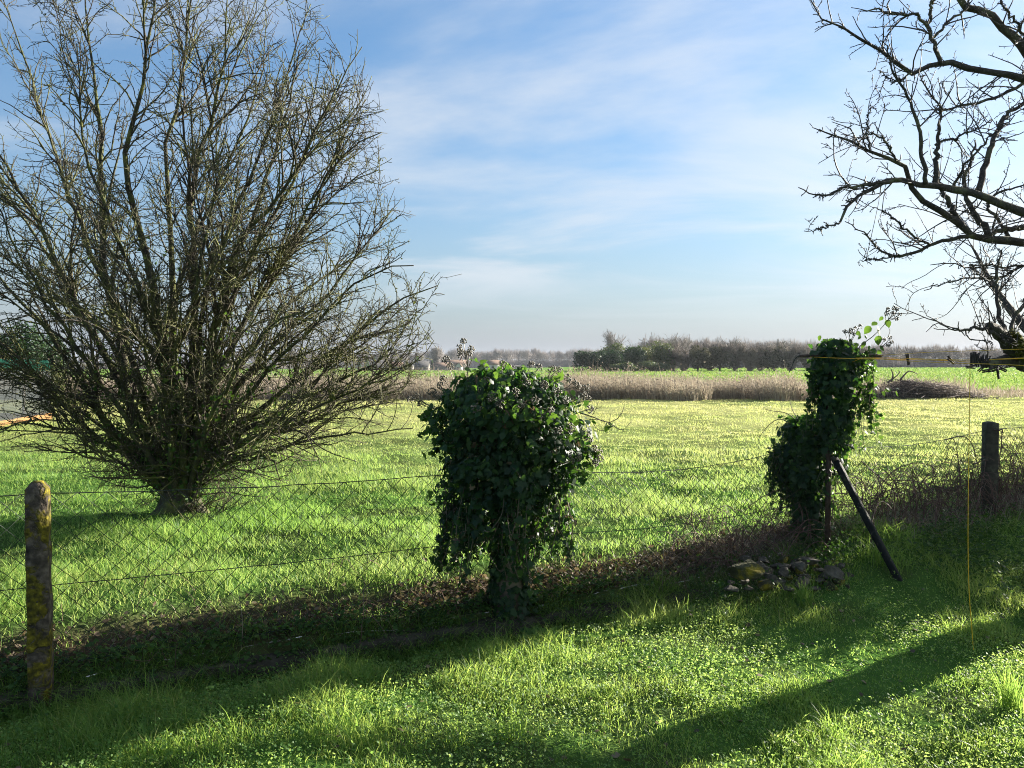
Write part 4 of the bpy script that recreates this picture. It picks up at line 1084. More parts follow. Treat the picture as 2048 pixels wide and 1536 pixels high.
for lst in ([(930, 735), (944, 740), (925, 745), (940, 752), (950, 748), (928, 760), (938, 765), (948, 762), (1003, 735), (1012, 740), (1022, 738)], [(1150, 920), (1165, 925), (1178, 930), (1155, 940), (1140, 935), (1172, 905), (1163, 893)]):
    mb = MB(); q_ = np.array([px(a_, b_, D1 + rng.uniform(-.05, .05)) for a_, b_ in lst])
    leaflets(mb, q_, (rng.normal(size=q_.shape) * .5 + [0, 0, -.7], rng.normal(size=q_.shape) * .6 + [0, -1, .2]), .05, .6, 'oval')
    part(mb, 'leafy_sprig', M['ivy'], ib, smooth=False)['kind'] = 'stuff'

q_ = np.concatenate([p3[rng.integers(0, len(p3), 130), 1], p[rng.integers(0, len(p), 160)]]); mb = MB()
leaflets(mb, q_, (rng.normal(size=q_.shape) * .5 + [0, 0, -1], rng.normal(size=q_.shape)), rng.uniform(.025, .05, len(q_)), rng.uniform(.4, 1, len(q_)), 'ivy')
w_l = part(mb, 'withered_leaves', M['dead_leaf'], ib, smooth=False); w_l['kind'] = 'stuff'; w_l['label'] = 'brown withered leaves among the green'
# ivy covered fence post
D2 = 5.98
pb = px(1612, 1098, D2)
iv = thing('ivy_post', 'dark mound of ivy swallowing a fence post, below and left of the clothesline pole', 'ivy', (pb[0], pb[1], .12))
s2 = D2 / FPX
prof2 = [(832, 30, 40), (850, 52, 60), (890, 68, 70), (930, 66, 60), (960, 45, 45), (1000, 30, 38), (1050, 26, 34), (1100, 26, 26)]
p, outd, rad = mass(pb[0], D2, [float(px(1612, a_[0], D2)[2]) for a_ in prof2], [a_[1] * s2 for a_ in prof2], [a_[2] * s2 for a_ in prof2], .20, 3300, 9, .40)
mb = MB()
leaflets(mb, p, (rng.normal(size=p.shape) * .45 + outd * .2 + [0, 0, -1], rng.normal(size=p.shape) * .5 + outd), rng.uniform(.030, .055, len(p)), np.clip(rng.normal(.3, .25, len(p)), 0, 1), 'ivy')
tr = []
for _ in range(34):
    x0 = rng.uniform(1540, 1585); y0 = rng.uniform(870, 930)
    tr.append(resample(np.array([px(x0, y0, D2 + rng.uniform(-.15, .15)), px(x0 - rng.uniform(0, 12), y0 + 35, D2), px(x0 + rng.uniform(-8, 14), y0 + rng.uniform(50, 110), D2)]), 8))
for _ in range(12):
    x0 = rng.uniform(1665, 1690); y0 = rng.uniform(860, 900)
    tr.append(resample(np.array([px(x0, y0, D2), px(x0 + rng.uniform(0, 10), y0 + 25, D2), px(x0 + rng.uniform(-4, 14), y0 + rng.uniform(40, 80), D2)]), 8))
tr = np.array(tr)
p3, _ = spawn(tr, np.full(tr.shape[:2], .003), 45, 0, 1, (.8, 1.5), lambda u, L, n: rng.uniform(.01, .03, n), 2, .002, .001, 0, (0, 0, 0)); q_ = p3[:, 1]
leaflets(mb, q_, (rng.normal(size=q_.shape) * .4 + [0, 0, -1], rng.normal(size=q_.shape) + [0, -.3, .2]), rng.uniform(.022, .042, len(q_)), rng.uniform(0, .8, len(q_)), 'ivy')
ms0 = MB(); shoots(mb, ms0, p, outd, 50, .08, 6, (.022, .05), .35, 0)
part(mb, 'foliage', M['ivy'], iv, smooth=False)
mb = MB()
tubes(mb, np.array([[pb[0], D2, -.05], [pb[0], D2, .6], [pb[0], D2, 1.12]])[None], np.full((1, 3), .065), 4)
part(mb, 'post', M['post_grey'], iv, smooth=False)
mb = ms0; tubes(mb, tr, np.full(tr.shape[:2], .0022), 3)
for tw in ([(1585, 850), (1560, 838), (1538, 850), (1520, 872), (1516, 882)], [(1595, 842), (1572, 826), (1545, 822), (1530, 818)], [(1600, 845), (1585, 820), (1579, 800)]):
    tubes(mb, resample(np.array([px(a_, b_, D2) for a_, b_ in tw]), 10)[None], np.linspace(.004, .0018, 10)[None], 4)
part(mb, 'stems', M['ivy_stem'], iv)['kind'] = 'stuff'

# ------------------------------------------------------------------ clothesline post with its own ivy
D3 = 5.72
cb = px(1655, 1105, D3); cgz = float(ground_z(cb[0], cb[1]))
cp = thing('clothesline_post', 'rusty iron T-shaped clothesline post with a slanting brace, wrapped in ivy', 'clothesline post', (cb[0], D3, cgz))
mb = MB(); topz = float(px(1655, 712, D3)[2])
tubes(mb, np.array([[cb[0], D3, cgz - .1], [cb[0], D3, 1.0], [cb[0], D3, topz]])[None], np.full((1, 3), .021), 10)
part(mb, 'pole', M['rust'], cp)
def beam(mb, A, B, w, h):
    A = np.asarray(A, float); B = np.asarray(B, float); T = nrm(B - A)
    ref = np.array([0, 0, 1.]) if abs(T[2]) < .9 else np.array([0, 1., 0])
    S = nrm(np.cross(T, ref)); U = np.cross(S, T); b = min(w, h) * .12
    ring = [(-w/2 + b, -h/2), (w/2 - b, -h/2), (w/2, -h/2 + b), (w/2, h/2 - b), (w/2 - b, h/2), (-w/2 + b, h/2), (-w/2, h/2 - b), (-w/2, -h/2 + b)]
    m = 10
    V = np.array([A + (B - A) * i / (m - 1) + S * u_ + U * v_ + rng.normal(0, .001, 3) for i in range(m) for u_, v_ in ring])
    idx = np.arange(m * 8).reshape(m, 8)
    q = np.stack([idx[:-1], np.roll(idx, -1, 1)[:-1], np.roll(idx, -1, 1)[1:], idx[1:]], -1).reshape(-1, 4)
    tri = np.concatenate([[[idx[0, 0], idx[0, i + 1], idx[0, i]] for i in range(1, 7)], [[idx[-1, 0], idx[-1, i], idx[-1, i + 1]] for i in range(1, 7)]])
    mb.add(V, quads=q, tris=tri)
mb = MB(); xa, xb = px(1598, 712, D3), px(1762, 712, D3)
beam(mb, xa, xb, .035, .022)
part(mb, 'crossbar', M['rust'], cp)
mb = MB(); sa_ = px(1668, 915, D3 - .03); sb_ = px(1806, 1186, 5.30); sb_[2] = float(ground_z(sb_[0], sb_[1])) - .05
beam(mb, sa_, sb_, .040, .044)
part(mb, 'brace', M['strut'], cp, smooth=False)
mb = MB(); bolt = px(1670, 918, D3 - .07)
tubes(mb, np.array([bolt, bolt + [0, .05, 0]])[None], np.array([[.016, .016]]), 8)
part(mb, 'bolt', M['post_grey'], cp)

iv2 = thing('ivy_climber', 'tall ivy climbing the clothesline pole, with a leafy sprig and berry heads sticking up', 'ivy', (cb[0] + .06, D3, cgz))
s3 = D3 / FPX
prof3 = [(678, 15, 15), (690, 38, 36), (710, 46, 56), (740, 46, 54), (780, 40, 44), (820, 32, 36), (860, 28, 32), (900, 24, 28)]
ccx = px(1668, 760, D3)[0]
p, outd, rad = mass(ccx, D3, [float(px(1668, a_[0], D3)[2]) for a_ in prof3], [a_[1] * s3 for a_ in prof3], [a_[2] * s3 for a_ in prof3], .17, 1700, 13, .4)
mb = MB()
leaflets(mb, p, (rng.normal(size=p.shape) * .45 + outd * .2 + [0, 0, -1], rng.normal(size=p.shape) * .5 + outd), rng.uniform(.032, .06, len(p)), np.clip(rng.normal(.35, .25, len(p)), 0, 1), 'ivy')
tr = []
for _ in range(38):
    x0 = rng.uniform(1692, 1746); y0 = rng.uniform(695, 790)
    tr.append(resample(np.array([px(x0, y0, D3 + rng.uniform(-.15, .15)), px(x0 + rng.uniform(-6, 10), y0 + 45, D3), px(x0 + rng.uniform(-14, 14), y0 + rng.uniform(60, 130), D3)]), 8))
for _ in range(9):
    x0 = rng.uniform(1612, 1632); y0 = rng.uniform(720, 770)
    tr.append(resample(np.array([px(x0, y0, D3), px(x0 - rng.uniform(0, 6), y0 + 35, D3), px(x0 + rng.uniform(-10, 4), y0 + rng.uniform(60, 110), D3)]), 8))
tr.append(resample(np.array([px(1735, 770, D3), px(1760, 778, D3), px(1780, 782, D3), px(1795, 785, D3)]), 8))
tr.append(resample(np.array([px(1715, 800, D3), px(1735, 815, D3), px(1755, 826, D3), px(1765, 828, D3)]), 8))
tr.append(resample(np.array([px(1708, 835, D3), px(1700, 870, D3), px(1692, 900, D3), px(1690, 940, D3)]), 8))
for _ in range(10):
    x0 = rng.uniform(1640, 1670); y0 = rng.uniform(900, 1010)
    tr.append(resample(np.array([px(x0, y0, D3), px(x0 + rng.uniform(-10, 10), y0 + 30, D3), px(x0 + rng.uniform(-10, 14), y0 + 65, D3)]), 8))
tr = np.array(tr)
p3, _ = spawn(tr, np.full(tr.shape[:2], .003), 36, 0, 1, (.8, 1.5), lambda u, L, n: rng.uniform(.01, .035, n), 2, .002, .001, 0, (0, 0, 0)); q_ = p3[:, 1]
leaflets(mb, q_, (rng.normal(size=q_.shape) * .4 + [0, 0, -1], rng.normal(size=q_.shape) + [.2, -.3, .2]), rng.uniform(.022, .045, len(q_)), rng.uniform(.1, .9, len(q_)), 'ivy')
ms = MB(); shoots(mb, ms, p, outd, 50, .09, 6, (.022, .055), .5, 0)
part(mb, 'foliage', M['ivy'], iv2, smooth=False)
sprig = [(1690, 745), (1718, 695), (1742, 676), (1762, 657), (1776, 640)]
tubes(ms, resample(np.array([px(a_, b_, D3) for a_, b_ in sprig]), 10)[None], np.linspace(.005, .0022, 10)[None], 5)
tubes(ms, tr, np.full(tr.shape[:2], .0022), 3)
for a_, b_, r0_ in ((1788, 616, (1776, 640)), (1793, 618, (1777, 638)), (1776, 619, (1776, 640)), (1785, 627, (1776, 640)), (1799, 629, (1778, 638)), (1773, 627, (1775, 641)), (1793, 637, (1777, 641)), (1780, 676, (1762, 694)), (1768, 679, (1760, 694)), (1783, 684, (1762, 696)), (1777, 690, (1762, 696)), (1702, 660, (1698, 682)), (1706, 668, (1698, 684)), (1697, 665, (1698, 684)), (1711, 657, (1700, 684)), (1719, 653, (1702, 684)), (1690, 663, (1697, 684))):
    umbel(iv2, px(*r0_, D3), px(a_, b_, D3 + rng.uniform(-.03, .03)), .015, 18)
tubes(ms, resample(np.array([px(1772, 646, D3), px(1780, 662, D3), px(1776, 672, D3)]), 6)[None], np.full((1, 6), .0018), 4)
part(ms, 'stems', M['ivy_stem'], iv2)['kind'] = 'stuff'
mb = MB()
big_leaves = [(1741, 661, .062, -.6), (1755, 662, .072, .5), (1774, 647, .055, .2), (1753, 650, .045, -1), (1757, 680, .066, .1), (1730, 690, .055, -.3), (1760, 697, .045, .6), (1740, 697, .04, -.4), (1713, 668, .04, .8), (1722, 676, .03, -.9), (1766, 638, .035, -.9), (1757, 706, .05, .3), (1748, 716, .05, -.2), (1730, 674, .03, .4), (1640, 676, .04, 0), (1700, 684, .05, .2), (1688, 690, .05, 0)]
q_ = np.array([px(a_, b_, D3) for a_, b_, _, _ in big_leaves]); sz = np.array([b[2] for b in big_leaves]); ln_ = np.array([b[3] for b in big_leaves])
q_ = q_ + np.c_[np.zeros(len(q_)), np.zeros(len(q_)), sz * .5]
leaflets(mb, q_, (np.c_[ln_, np.zeros(len(q_)), -np.ones(len(q_))], rng.normal(size=q_.shape) * .35 + [.1, -1, .1]), sz * 1.15, .85, 'oval')
part(mb, 'sprig_leaves', M['ivy'], iv2, smooth=False)

# ------------------------------------------------------------------ clotheslines and pegs
def cord(pts, r, label, n=40, name='clothesline', group='yellow clotheslines'):
    P = resample(np.array([px(*p_) for p_ in pts]), n)
    mb = MB(); tubes(mb, P[None], np.full((1, n), r), 5)
    o = mb.build(name, M['cord'], loc=P[0])
    return tag(o, label, 'clothesline', group)
cord([(1620, 714, 5.70), (1700, 717, 5.4), (1800, 719, 4.95), (1895, 721, 4.45), (1942, 724, 4.22), (1986, 719, 4.05), (2048, 716, 3.8), (2130, 712, 3.5), (2250, 705, 3.2)], .0022, 'yellow clothesline that carries the bunch of pegs, tied to the outer end of the crossbar')
cord([(1690, 716, 5.70), (1790, 716, 5.0), (1850, 718, 4.62), (1938, 720, 4.24), (2048, 717, 3.95), (2250, 712, 3.4)], .0022, 'yellow clothesline running just above the peg bunch line')
cord([(1755, 711, 5.70), (1850, 705, 5.0), (1960, 701, 4.4), (2048, 698, 4.0), (2250, 690, 3.4)], .0015, 'thin uppermost yellow clothesline, seen against the sky')
cord([(1680, 724, 5.66), (1705, 724, 5.55), (1728, 716, 5.4), (1790, 720, 5.0), (1850, 724, 4.6), (1935, 727, 4.2), (1976, 728, 4.0), (2048, 731, 3.7), (2250, 740, 3.2)], .0016, 'lowest slack yellow clothesline passing under the peg bunch')
end = px(1948, 1310, 4.20)
cord([(1940, 728, 4.20), (1939, 830, 4.20), (1937, 950, 4.2), (1936, 1080, 4.2), (1938, 1180, 4.2), (1943, 1250, 4.2), (1948, 1315, 4.2)], .0020, 'yellow cord hanging straight down from the peg bunch to the lawn', 60, 'hanging_cord', None)
for tx in ((1601, 713, 1580, 745),):
    P = resample(np.array([px(1600, 712, 5.68), px(1591, 716, 5.68), px(1585, 730, 5.68), px(1578, 745, 5.68)]), 8)
    mb = MB(); tubes(mb, P[None], np.full((1, 8), .003), 4); o = part(mb, 'cord_end', M['wire'], cp)

def make_peg():
    t = thing('clothes_peg', 'x', 'clothes peg')
    for sgn in (-1, 1):
        mb = MB()
        P = np.array([[sgn * .009, 0, .036], [sgn * .0065, 0, .015], [sgn * .0048, 0, 0], [sgn * .0042, 0, -.018], [sgn * .0046, 0, -.034]])
        for i in range(4):
            A, B = P[i], P[i + 1]
            V = [(*(A + [-.0032, -.005, 0]),), (*(A + [.0032, -.005, 0]),), (*(A + [.0032, .005, 0]),), (*(A + [-.0032, .005, 0]),),
                 (*(B + [-.0032, -.005, 0]),), (*(B + [.0032, -.005, 0]),), (*(B + [.0032, .005, 0]),), (*(B + [-.0032, .005, 0]),)]
            mb.add(V, quads=[(0, 1, 5, 4), (1, 2, 6, 5), (2, 3, 7, 6), (3, 0, 4, 7)] + ([(3, 2, 1, 0)] if i == 0 else []) + ([(4, 5, 6, 7)] if i == 3 else []))
        mb.build('prong', M['peg'], t, smooth=False)
    mb = MB(); a = np.linspace(0, 6 * np.pi, 40)
    P = np.stack([.006 * np.cos(a), np.linspace(-.006, .006, 40), .004 + .005 * np.sin(a)], 1)
    tubes(mb, P[None], np.full((1, 40), .0011), 4); mb.build('spring', M['rust'], t)
    return t
peg0 = make_peg()
def put_peg(first, x_, y_, d, rot, scale, label, group='clothes pegs on the yellow lines'):
    if first: r = peg0
    else:
        r = peg0.copy(); COL.objects.link(r)
        for ch in peg0.children:
            c = ch.copy(); COL.objects.link(c); c.parent = r
    r.location = tuple(px(x_, y_, d)); r.rotation_euler = tuple(R_(v) for v in rot); r.scale = (scale,) * 3
    r['label'] = label; r['group'] = group
    return r
put_peg(True, 1816, 719, 4.85, (0, -12, 20), 1.0, 'lone dark clothes peg standing upright on the line nearest the ivy climber')
put_peg(False, 1902, 721, 4.40, (0, -62, 30), 1.0, 'lone dark clothes peg tilted flat on the line, just before the peg bunch')
put_peg(False, 1941, 734, 4.19, (0, 88, 25), .95, 'dark peg lying level at the foot of the bunch, above the hanging cord')
bunch = 'dark weathered clothes peg crowded in the bunch on the line by the fruit tree'
for i, (x_, y_, ry) in enumerate(((1943, 718, 8), (1949, 716, 2), (1954, 719, -10), (1958, 722, 14), (1963, 726, -28), (1969, 722, 3), (1974, 724, 10), (1966, 734, 40), (1978, 729, -35))):
    put_peg(False, x_, y_, 4.20 - i * .018, (rng.uniform(-15, 15), ry, rng.uniform(-40, 60)), .95, bunch)
for i, (x_, y_, ry) in enumerate(((1976, 741, 82), (1990, 738, 70), (2000, 736, -60), (1996, 746, -38))):
    put_peg(False, x_, y_, 4.02 - i * .015, (rng.uniform(-20, 20), ry, rng.uniform(-40, 60)), 1.0, 'dark clothes peg lying slanted on the lowest line, right of the bunch')

# ------------------------------------------------------------------ heap of old stones
import bmesh
def stone(x, y, z, sx, sy, sz, rot, mat, label, seed, group='stones of the tumbled heap'):
    bm = bmesh.new(); bmesh.ops.create_icosphere(bm, subdivisions=3, radius=1.0)
    r2 = np.random.default_rng(seed)
    pl_ = [(nrm(r2.normal(size=3)), r2.uniform(.40, .70)) for _ in range(16)]
    for v in bm.verts:
        p = np.array(v.co)
        for nv, dd in pl_:
            e = p @ nv - dd
            if e > 0: p = p - nv * e
        p = p * (1 + .10 * (fbm(p[0] * 2.2 + 9, p[1] * 2.2 + p[2] * 3.1, seed) - .5) + .05 * (fbm(p[0] * 7 + 3, p[1] * 7 + p[2] * 8, seed + 3) - .5))
        v.co = (p[0] * sx, p[1] * sy, p[2] * sz)
    me = bpy.data.meshes.new('stone'); bm.to_mesh(me); bm.free()
    me.materials.append(mat)
    o = bpy.data.objects.new('stone', me); COL.objects.link(o)
    o.location = (x, y, z); o.rotation_euler = rot
    return tag(o, label, 'stone', group)
def st_px(x_, y_, d, w_px, h_px, mat, label, seed, dep=None, rot=None):
    c = px(x_, y_ + 3, d); s = d / FPX * .47
    rot = rot or (rng.uniform(-.2, .2), rng.uniform(-.25, .25), rng.uniform(-.4, .4))
    stone(c[0], c[1], c[2], w_px * s * 1.2, (dep or (w_px + h_px) * .5) * s * 1.2, h_px * s * 1.25, rot, mat, label, seed)
st_px(1487, 1140, 5.03, 84, 46, M['mossy_stone'], 'bulky stone thick with bright yellow moss at the near end of the heap', 1)
st_px(1500, 1126, 5.10, 50, 22, M['mossy_stone'], 'flat slab capped with yellow moss lying on the bulky mossy stone', 2)
st_px(1670, 1142, 5.16, 44, 32, M['stone'], 'pale grey angular stone facing the lawn at the end of the heap by the brace', 3)
st_px(1602, 1130, 5.14, 34, 24, M['stone'], 'pale wedge-shaped stone propped in the middle of the heap', 4)
st_px(1617, 1120, 5.36, 58, 20, M['stone'], 'brownish flat slab on top of the heap at the ivy post foot', 5)
st_px(1682, 1128, 5.42, 26, 16, M['stone'], 'small block on top of the heap near the iron pole', 6)
plain = 'dark half-buried stone among the tumbled heap below the ivy post'
k = 10
r3 = np.random.default_rng(41)
for row in range(6):
    yy = 1172 - row * 11; x_ = 1428 + row * 9 + r3.uniform(0, 14)
    while x_ < 1698 - row * 7:
        w_ = r3.uniform(20, 46); h2 = w_ * r3.uniform(.28, .62)
        dd = 4.98 + row * .085 + (x_ - 1430) * .0009
        st_px(x_ + w_ / 2, yy + r3.uniform(-3, 3), dd, w_, h2, M['stone'] if k % 4 else M['mossy_stone'], plain if k % 4 else 'mossy brown stone wedged inside the tumbled heap below the ivy post', 20 + k, None, (r3.uniform(-.25, .25), r3.uniform(-.35, .35), r3.uniform(-1.5, 1.5)))
        k += 1; x_ += w_ * r3.uniform(.75, 1.15)


n = 3600; a = rng.uniform(3.8, 5.6, n); s = rng.normal(-.36, .18, n); x, y = unfr(a, s); g = (rng.uniform(size=n) < .15 + .85 * sstep(.45, .6, fbm(a * 3, s * 3, 55))); x, y = x[g], y[g]
c = np.stack([x, y, ground_z(x, y) + rng.uniform(.01, .17, len(x))], 1)
mb = MB(); leaflets(mb, c, (rng.normal(size=c.shape) + [0, 0, -.4], rng.normal(size=c.shape) * .6 + [0, -.6, .6]), rng.uniform(.010, .024, len(c)), rng.uniform(0, .5, len(c)), 'ivy')
blades(mb, x[::3], y[::3], rng.gamma(5, .2, len(x[::3])) * .12, rng.uniform(.0025, .004, len(x[::3])), rng.uniform(.3, 1.2, len(x[::3])), rng.uniform(0, .8, len(x[::3])), 3)
tag(mb.build('ground_ivy', M['ivy_small'], smooth=False), 'small ivy leaves and grass growing through the stone heap', 'ground ivy', kind='stuff')

# ------------------------------------------------------------------ brambles
def bramble(label, cpx, n, spread, h, ln, d0, fine=400, thick=.0032):
    c0 = px(*cpx, d0); gz = float(ground_z(c0[0], c0[1]))
    t = thing('bramble', label, 'bramble', (c0[0], c0[1], gz), 'bare brambles along the fence')
    P = []
    for _ in range(n):
        a_ = rng.normal(0, spread); s_ = rng.normal(.05, .16)
        b = np.array([c0[0] + FU[0] * a_ + FN[0] * s_, c0[1] + FU[1] * a_ + FN[1] * s_, 0]); b[2] = ground_z(b[0], b[1])
        an = rng.uniform(0, 2 * np.pi); dx = np.array([FU[0] * math.cos(an) + FN[0] * math.sin(an) * .4, FU[1] * math.cos(an) + FN[1] * math.sin(an) * .4, 0])
        L = ln * rng.uniform(.5, 1.2); hh = h * rng.uniform(.35, 1.1)
        P.append(resample(np.array([b, b + dx * L * .22 + [0, 0, hh * .75], b + dx * L * .5 + [0, 0, hh], b + dx * L * .85 + [0, 0, hh * .65], b + dx * L + [0, 0, hh * .25]]) + rng.normal(0, .02, (5, 3)), 14))
    P = np.array(P); mb = MB()
    tubes(mb, P, np.linspace(thick, thick * .45, 14)[None] * rng.uniform(.6, 1.25, (n, 1)), 4)
    p, r_ = spawn(P, np.full(P.shape[:2], .003), 7, .1, 1, (.6, 1.3), lambda u, L, m: rng.uniform(.05, .28, m), 5, .0022, .001, .22, (0, 0, -.1))
    tubes(mb, p, r_, 3)
    p, _ = spawn(P, np.full(P.shape[:2], .003), 30, .05, 1, (1.2, 1.6), lambda u, L, m: np.full(m, .008), 2, .001, .0005, 0, (0, 0, 0)); cones(mb, p[:, 0], p[:, 1], .0012)
    part(mb, 'canes', M['bramble'], t)['kind'] = 'stuff'
    if fine:
        a_ = rng.normal(0, spread * 1.1, fine); s_ = rng.normal(.05, .2, fine)
        x_ = c0[0] + FU[0] * a_ + FN[0] * s_; y_ = c0[1] + FU[1] * a_ + FN[1] * s_
        mb = MB(); blades(mb, x_, y_, rng.gamma(5, .2, fine) * h * .30, rng.uniform(.002, .0035, fine), rng.uniform(.4, 1.8, fine), rng.uniform(.2, 1, fine), 4)
        o = mb.build('dead_stalks', M['dry_weed'], None, smooth=False)
        me = o.data; aa_ = np.empty(len(me.vertices) * 3, np.float32); me.vertices.foreach_get('co', aa_)
        aa_ = aa_.reshape(-1, 3) - np.array(t.location, np.float32); me.vertices.foreach_set('co', aa_.ravel()); me.update(); o.parent = t; o['kind'] = 'stuff'
    return t
bramble('low brown thatch of bramble and dead stalks just left of the ivy post', (1500, 1085), 55, .34, .34, .7, 5.75, 1800)
bramble('arching leafless bramble thicket filling the gap from the clothesline pole to the grey concrete post', (1830, 1035), 95, .52, .46, .95, 6.6, 1900, .0042)
bramble('bare bramble tangle beyond the grey concrete post', (2045, 1020), 110, .45, .62, .8, 7.25, 1200, .004)
bramble('thin bare bramble stems among the dead leaves between the lichened post and the ivy bush', (700, 1190), 16, .55, .24, .45, 4.5, 120, .0018)
t = thing('bramble', 'few long bare bramble canes bowing over the wire between pole and grey post', 'bramble', px(1850, 1010, 6.6), 'bare brambles along the fence')
for tw in ([(1722, 922), (1760, 955), (1800, 985), (1850, 1000), (1905, 1020)], [(1765, 965), (1790, 940), (1830, 926), (1875, 933)], [(1770, 960), (1830, 962), (1880, 975), (1930, 988), (1950, 1000)], [(1890, 880), (1925, 872), (1945, 890), (1955, 935), (1965, 1010), (1962, 1030)], [(1940, 945), (1950, 985), (1965, 1025)], [(2004, 862), (2002, 900), (1995, 935), (1998, 1000)], [(2000, 975), (2020, 950), (2048, 925)], [(2036, 935), (2035, 980), (2030, 1010)]):
    mb = MB(); P = resample(np.array([px(a_, b_, 6.6 + (a_ - 1722) * .0014) for a_, b_ in tw]), 14)
    tubes(mb, P[None], np.linspace(.0055, .0028, 14)[None], 5)
    p, r_ = spawn(P[None], np.full((1, 14), .005), 8, .1, 1, (.6, 1.2), lambda u, L, m: rng.uniform(.04, .16, m), 4, .0025, .0012, .2, (0, 0, 0)); tubes(mb, p, r_, 3)
    part(mb, 'cane', M['bramble'], t)

# ------------------------------------------------------------------ grass tussocks, dock, stalks
def tussock(x_, y_, n, h, label, lean=.55, mat='lawn_grass', w=.0035, lo=.3, r=.05):
    d = None
    # walk down the view ray to the ground
    for dd in np.linspace(2.2, 9, 700):
        p_ = px(x_, y_, dd)
        if p_[2] <= float(ground_z(p_[0], p_[1])): d = dd; break
    c = px(x_, y_, d)
    bx = c[0] + rng.normal(0, r * .5, n); by = c[1] + rng.normal(0, r * .5, n)
    mb = MB(); blades(mb, bx, by, h * rng.uniform(.45, 1.1, n), np.full(n, w), rng.uniform(.1, lean, n), np.clip(rng.normal(lo, .15, n), 0, .9), 5)
    o = mb.build('grass_tussock', M[mat], smooth=False, loc=(c[0], c[1], float(ground_z(c[0], c[1]))))
    return tag(o, label, 'grass tussock', 'taller grass tussocks on the lawn')
tussock(1612, 1212, 110, .20, 'spiky bright grass tussock in front of the stone heap', .9)
tussock(1668, 1480, 60, .16, 'thin-bladed grass tussock in the shadow band low on the lawn', .7)
tussock(2020, 1420, 150, .22, 'tall fine grass tussock in sun right of the hanging cord', .4)
tussock(1740, 1075, 260, .22, 'lush shaded grass clump at the foot of the iron pole and brace', .9, r=.18)
tussock(1765, 1125, 260, .22, 'shaded grass clump between the brace and its shadow on the bank', .9, r=.16)
tussock(1800, 1090, 160, .22, 'shaded grass clump behind the brace on the bank', .9, r=.14)
tussock(1030, 1475, 90, .15, 'fine upright grass tuft in the bottom shade of the lawn', .4, r=.08)
tussock(660, 1330, 160, .12, 'long arching grass tuft at the kerb left of the ivy bush', 1.0, r=.14)
tussock(770, 1290, 180, .13, 'long sunlit grass fringe at the kerb just left of the ivy bush', 1.0, r=.16)
tussock(500, 1420, 90, .10, 'pale wispy grass tuft on the lawn below the kerb gap', .9, r=.10)
tussock(90, 1440, 120, .12, 'shaded grass tuft growing against the lichened post foot', .7, r=.12)
dk = px(1075, 1242, 4.58); dk[2] = float(ground_z(dk[0], dk[1]))
mb = MB(); n = 16; an = rng.uniform(0, 6.28, n)
c = np.tile(dk, (n, 1)) + np.c_[np.cos(an) * .05, np.sin(an) * .05, rng.uniform(.02, .07, n)]
leaflets(mb, c, (np.c_[np.cos(an), np.sin(an), rng.uniform(-.2, .5, n)], np.c_[np.cos(an) * -.3, np.sin(an) * -.3, np.ones(n)] + rng.normal(0, .2, (n, 3))), rng.uniform(.06, .11, n), rng.uniform(.2, .7, n), 'ivy')
o = mb.build('broadleaf_plant', M['weed_leaf'], smooth=False, loc=dk); tag(o, 'low plant with large lobed leaves at the foot of the ivy bush', 'plant')
def stalk(pts, d, label, seed=0):
    P = resample(np.array([px(a_, b_, d) for a_, b_ in pts]), 16)
    P[0, 2] = float(ground_z(P[0, 0], P[0, 1])) - .02
    mb = MB(); tubes(mb, P[None], np.linspace(.0022, .0012, 16)[None], 4)
    p, r_ = spawn(P[None], np.full((1, 16), .002), 22, .55, 1, (.3, .8), lambda u, L, m: rng.uniform(.02, .07, m), 3, .0012, .0007, .2, (0, 0, 0)); tubes(mb, p, r_, 3)
    o = mb.build('dead_stalk', M['dry_weed'], loc=P[0]); tag(o, label, 'dead stalk', 'dry stalks by the fence')
stalk([(545, 1300), (560, 1210), (585, 1120), (605, 1020)], 4.35, 'tall thin dry stalk leaning by the wire left of the ivy bush')
stalk([(725, 1250), (728, 1180), (735, 1110), (722, 1060)], 4.55, 'upright dry stalk by the wire close to the ivy bush')
stalk([(480, 1330), (485, 1250), (478, 1190)], 4.1, 'short dry stalk over the kerb gap')
stalk([(1325, 1150), (1330, 1080), (1345, 1030)], 5.3, 'dry stalk by the wire right of the ivy bush')

